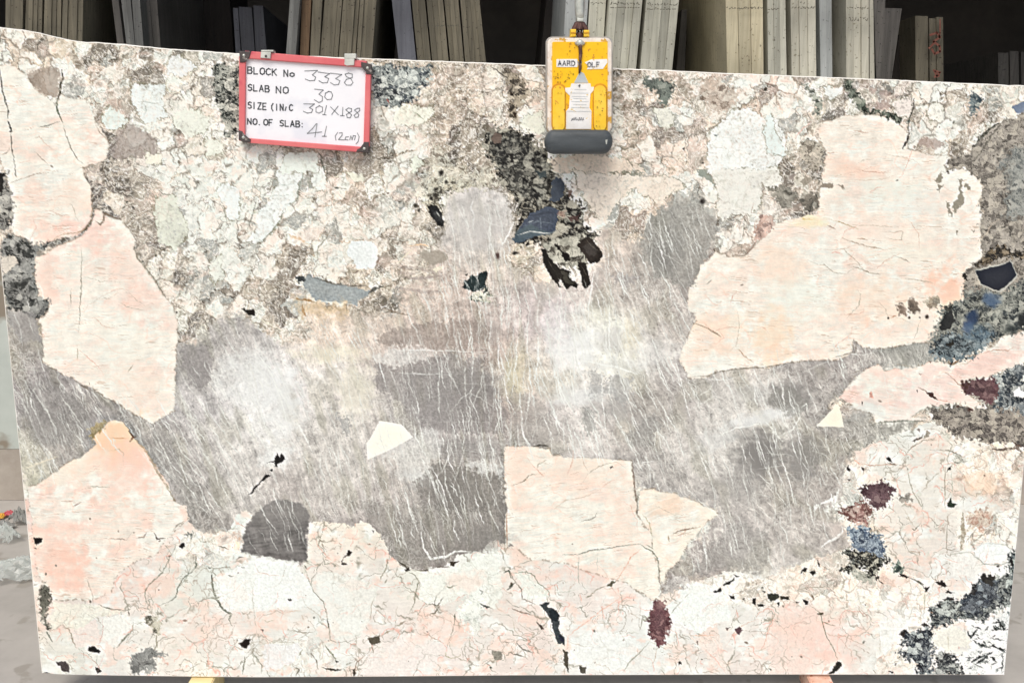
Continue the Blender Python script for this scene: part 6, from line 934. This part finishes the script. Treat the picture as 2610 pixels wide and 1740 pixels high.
# chips and scratches
random.seed(12)
for k in range(70):
    x, y = random.choice(((random.uniform(112,650), random.uniform(425,570)),(random.uniform(112,240), random.uniform(870,1290)),(random.uniform(525,655), random.uniform(880,1290)),(random.uniform(120,320), random.uniform(700,830))))
    r = random.uniform(1.5, 6.5); yy = YC+.0006 if y < 840 else YC-.0088
    P = [(x+math.cos(a)*r*random.uniform(.5,1.4), y+math.sin(a)*r*random.uniform(.4,.9)) for a in [i*2*math.pi/7 for i in range(7)]]
    px_prism('paint_chip', [(1380+a*200/784, b*200/784) for a, b in P], yy, .0045, M_RUST if k % 3 else M_GROOVE, cl)
# rubber pad with rounded ends
bm = bmesh.new(); A_, B_ = at(*q5("100,1418")[0], YC-.012), at(*q5("632,1420")[0], YC-.012); L_ = (B_-A_); rz = (at(*q5("300,1296")[0], YC-.012)-at(*q5("300,1540")[0], YC-.012)).length/2
prof = [(-.5, 0)]
rings = []; nseg = 28
def padr(t):  # t 0..1 along, ends rounded
    e = .13; 
    if t < e: return math.sqrt(max(0, 1-((e-t)/e)**2))
    if t > 1-e: return math.sqrt(max(0, 1-((t-1+e)/e)**2))
    return 1.0
full0, full1 = at(*q5("30,1418")[0], YC-.012), at(*q5("705,1420")[0], YC-.012)
ts = [0.002,.01,.03,.06,.09,.13,.25,.4,.5,.6,.75,.87,.91,.94,.97,.99,.998]
for t in ts:
    c_ = full0+(full1-full0)*t; r_ = padr(t); ring_ = []
    for k in range(nseg):
        a = 2*math.pi*k/nseg; ca_, sa_ = math.cos(a), math.sin(a); sq = .62
        x_ = math.copysign(abs(ca_)**sq, ca_)*.030*(.35+.65*r_); z_ = math.copysign(abs(sa_)**sq, sa_)*rz*max(r_, .02)
        ring_.append(bm.verts.new(c_+Vector((0, x_, z_))))
    rings.append(ring_)
for a, b in zip(rings, rings[1:]):
    for k in range(nseg): bm.faces.new((a[k], a[(k+1) % nseg], b[(k+1) % nseg], b[k]))
bm.faces.new(rings[0]); bm.faces.new(rings[-1][::-1]); bm_obj('rubber_pad', bm, M_RUB, cl, smooth=True)
px_prism('pad_mark', q5("640,1400 660,1395 655,1440 645,1445"), YC-.0425, .002, M_CLIP, cl)
# lugs, shackle, turnbuckle and strap
for q in ("292,292 348,292 346,366 290,368", "424,300 480,300 480,366 424,366"): px_prism('lug', q5(q), YC+.006, .024, M_YEL2, cl, bevel=.003)
for q in ("296,322 344,322 344,334 296,334", "428,322 476,322 476,334 428,334"): px_prism('lug_slot', q5(q), YC+.004, .004, M_GROOVE, cl)
bm = tube_bm([at(x, y, YC+.016) for x, y in q5("320,350 330,290 352,245 382,225 412,245 440,290 452,350")], .0075, 8); sk = bm_obj('shackle', bm, M_RUST, cl, smooth=True)
bm = tube_bm([at(x, y, YC+.012) for x, y in q5("384,235 366,290 372,340 384,372 384,430")], [.006,.007,.009,.006,.004], 8); tube_bm([at(x, y, YC+.012) for x, y in q5("386,235 402,290 398,340 386,372")], .006, 8, bm); bm_obj('hook', bm, M_RUST, cl, smooth=True)
bm = bmesh.new(); bmesh.ops.create_uvsphere(bm, u_segments=12, v_segments=8, radius=.010); bmesh.ops.translate(bm, verts=bm.verts, vec=at(*q5("384,432")[0], YC+.002)); bm_obj('bolt_head', bm, M_CLIP, cl, smooth=True)
px_prism('collar', q5("354,178 422,182 420,218 358,216"), YC+.006, .02, M_CLIP, cl, bevel=.003)
stp = empty('lifting_strap', at(1478, 40, YC+.016), 'grey plastic-wrapped lifting strap rising from the yellow clamp', 'strap')
top = at(*q5("385,-400")[0], YC+.016); hi = top+Vector((0, 0, 1.4))
bm = tube_bm([hi, top]+[at(x, y, YC+.016) for x, y in q5("384,0 378,60 384,130 386,186")], [.012,.012,.012,.0125,.0115,.010], 10); bm_obj('webbing', bm, M_CLIP, stp, smooth=True)
px_prism('strap_sleeve', q5("330,-300 440,-300 436,60 420,150 420,180 358,178 340,150 336,60"), YC+.028, .006, M_STEEL, stp, bevel=.002)
print('clamp', time.time()-T0)

# ================================================================== litter and wood chocks
def crumple(name, cx, cy, w_, d_, h_, mat, seed, label, cat, n=22, parent=None):
    rs = np.random.RandomState(seed); u, v = np.meshgrid(np.linspace(-1, 1, n), np.linspace(-1, 1, n)); rr = np.sqrt(u*u+v*v)
    ph = rs.rand(8)*6; zz = h_*np.clip(1-rr**1.5*.75, .02, 1)*(.5+.5*np.abs(np.sin(u*5+ph[0]+2*np.sin(v*4+ph[1])))*.8+.4*np.abs(np.sin(v*7+u*3+ph[2])))
    X_ = cx+u*w_*(1+.15*np.sin(v*3+ph[3])); Y_ = cy+v*d_*(1+.2*np.sin(u*4+ph[4])); X_ += rs.randn(n, n)*w_*.03; Y_ += rs.randn(n, n)*d_*.03; zz += rs.rand(n, n)*h_*.25
    vs = np.stack([X_, Y_, zz+.004], -1).reshape(-1, 3); fs = [(j*n+i, j*n+i+1, (j+1)*n+i+1, (j+1)*n+i) for j in range(n-1) for i in range(n-1) if rr[j, i] < 1.05+.15*math.sin(6*math.atan2(v[j, i], u[j, i])+ph[5])]
    o = mesh(name, vs, fs, mat); return tag(o, label, cat)
def plastic(name, c, alpha):
    m, t, p = new_mat(name); p.inputs['Base Color'].default_value = (*lin(c), 1); p.inputs['Roughness'].default_value = .25; p.inputs['Alpha'].default_value = alpha; return m
M_BAG = plastic('clear_plastic', (206,212,208), .55); M_BAG2 = plastic('grey_plastic', (150,150,146), .9)
f = floor_at(30, 1465); crumple('plastic_bag', f.x, f.y, .13, .10, .05, M_BAG, 1, 'crumpled clear plastic sheet on the floor left of the marble slab', 'plastic sheet')
f = floor_at(10, 1380); crumple('plastic_bag', f.x, f.y, .07, .05, .06, M_BAG, 2, 'pale folded plastic bag on the floor at the left frame edge', 'plastic bag')
f = floor_at(52, 1335); crumple('plastic_bag', f.x, f.y, .045, .035, .06, M_BAG2, 3, 'dark grey crumpled bag by the platform wall left of the slab', 'plastic bag')
f = floor_at(6, 1348); crumple('plastic_bag', f.x, f.y, .05, .03, .03, M_BAG2, 6, 'small grey scrap of bag beside the red and yellow wrapper', 'plastic bag')
wr = empty('snack_wrapper', floor_at(18, 1322), 'red and yellow snack wrapper on the floor left of the marble slab', 'wrapper')
M_WR, M_WY = grime('red_foil', (170,52,66), (214,110,116), .3, 120), grime('yellow_foil', (236,176,60), (246,200,90), .3, 60)
for (px_, py_, w_, m_, sd_) in ((24,1316,.035,M_WR,4),(3,1322,.018,M_WY,5)):
    f = floor_at(px_, py_); o = crumple('wrapper_half', f.x, f.y, w_, .03, .022, m_, sd_, None, None, 12); o.parent = wr; o.location = -wr.location
M_WOOD = grime('pale_pine', (226,204,150), (244,226,176), .75, 8, stretch=(1,10,1)); M_CHIP = grime('pinkish_chip', (214,168,146), (236,204,186), .8, 40, c3=(196,120,90), s3=60, th=.6)
def chock(x0, x1, ytop, mat, label, cat, name, tw=8):
    a, b = at(x0, ytop, 0), at(x1, ytop, 0); zt_ = min(a.z, b.z)-.003; bm = bmesh.new()
    V_ = [(a.x-.012, -.10, 0.003), (b.x-.004, -.10, .003), (b.x+.01, .09, .003), (a.x+.004, .09, .003), (a.x-.01, -.095, zt_*.72), (b.x-.004, -.095, zt_*.72), (b.x+.008, .09, zt_), (a.x+.004, .09, zt_)]
    v = [bm.verts.new(p) for p in V_]
    for f_ in ((0,1,5,4),(1,2,6,5),(2,3,7,6),(3,0,4,7),(4,5,6,7),(3,2,1,0)): bm.faces.new([v[i] for i in f_])
    bmesh.ops.bevel(bm, geom=bm.edges[:], offset=.003, segments=2, affect='EDGES'); o = bm_obj(name, bm, mat); tag(o, label, cat); print(label, zt_)
chock(486, 543, 1719, M_WOOD, 'pale yellow wooden wedge under the lower left part of the slab', 'wedge', 'wood_wedge')
chock(2063, 2118, 1718, M_CHIP, 'pinkish rough stone chip under the lower right part of the slab', 'stone chip', 'stone_chip')
chock(1080, 1130, 1722, M_WOOD, 'x', 'wedge', 'wood_wedge') if False else None
print('done', time.time()-T0)
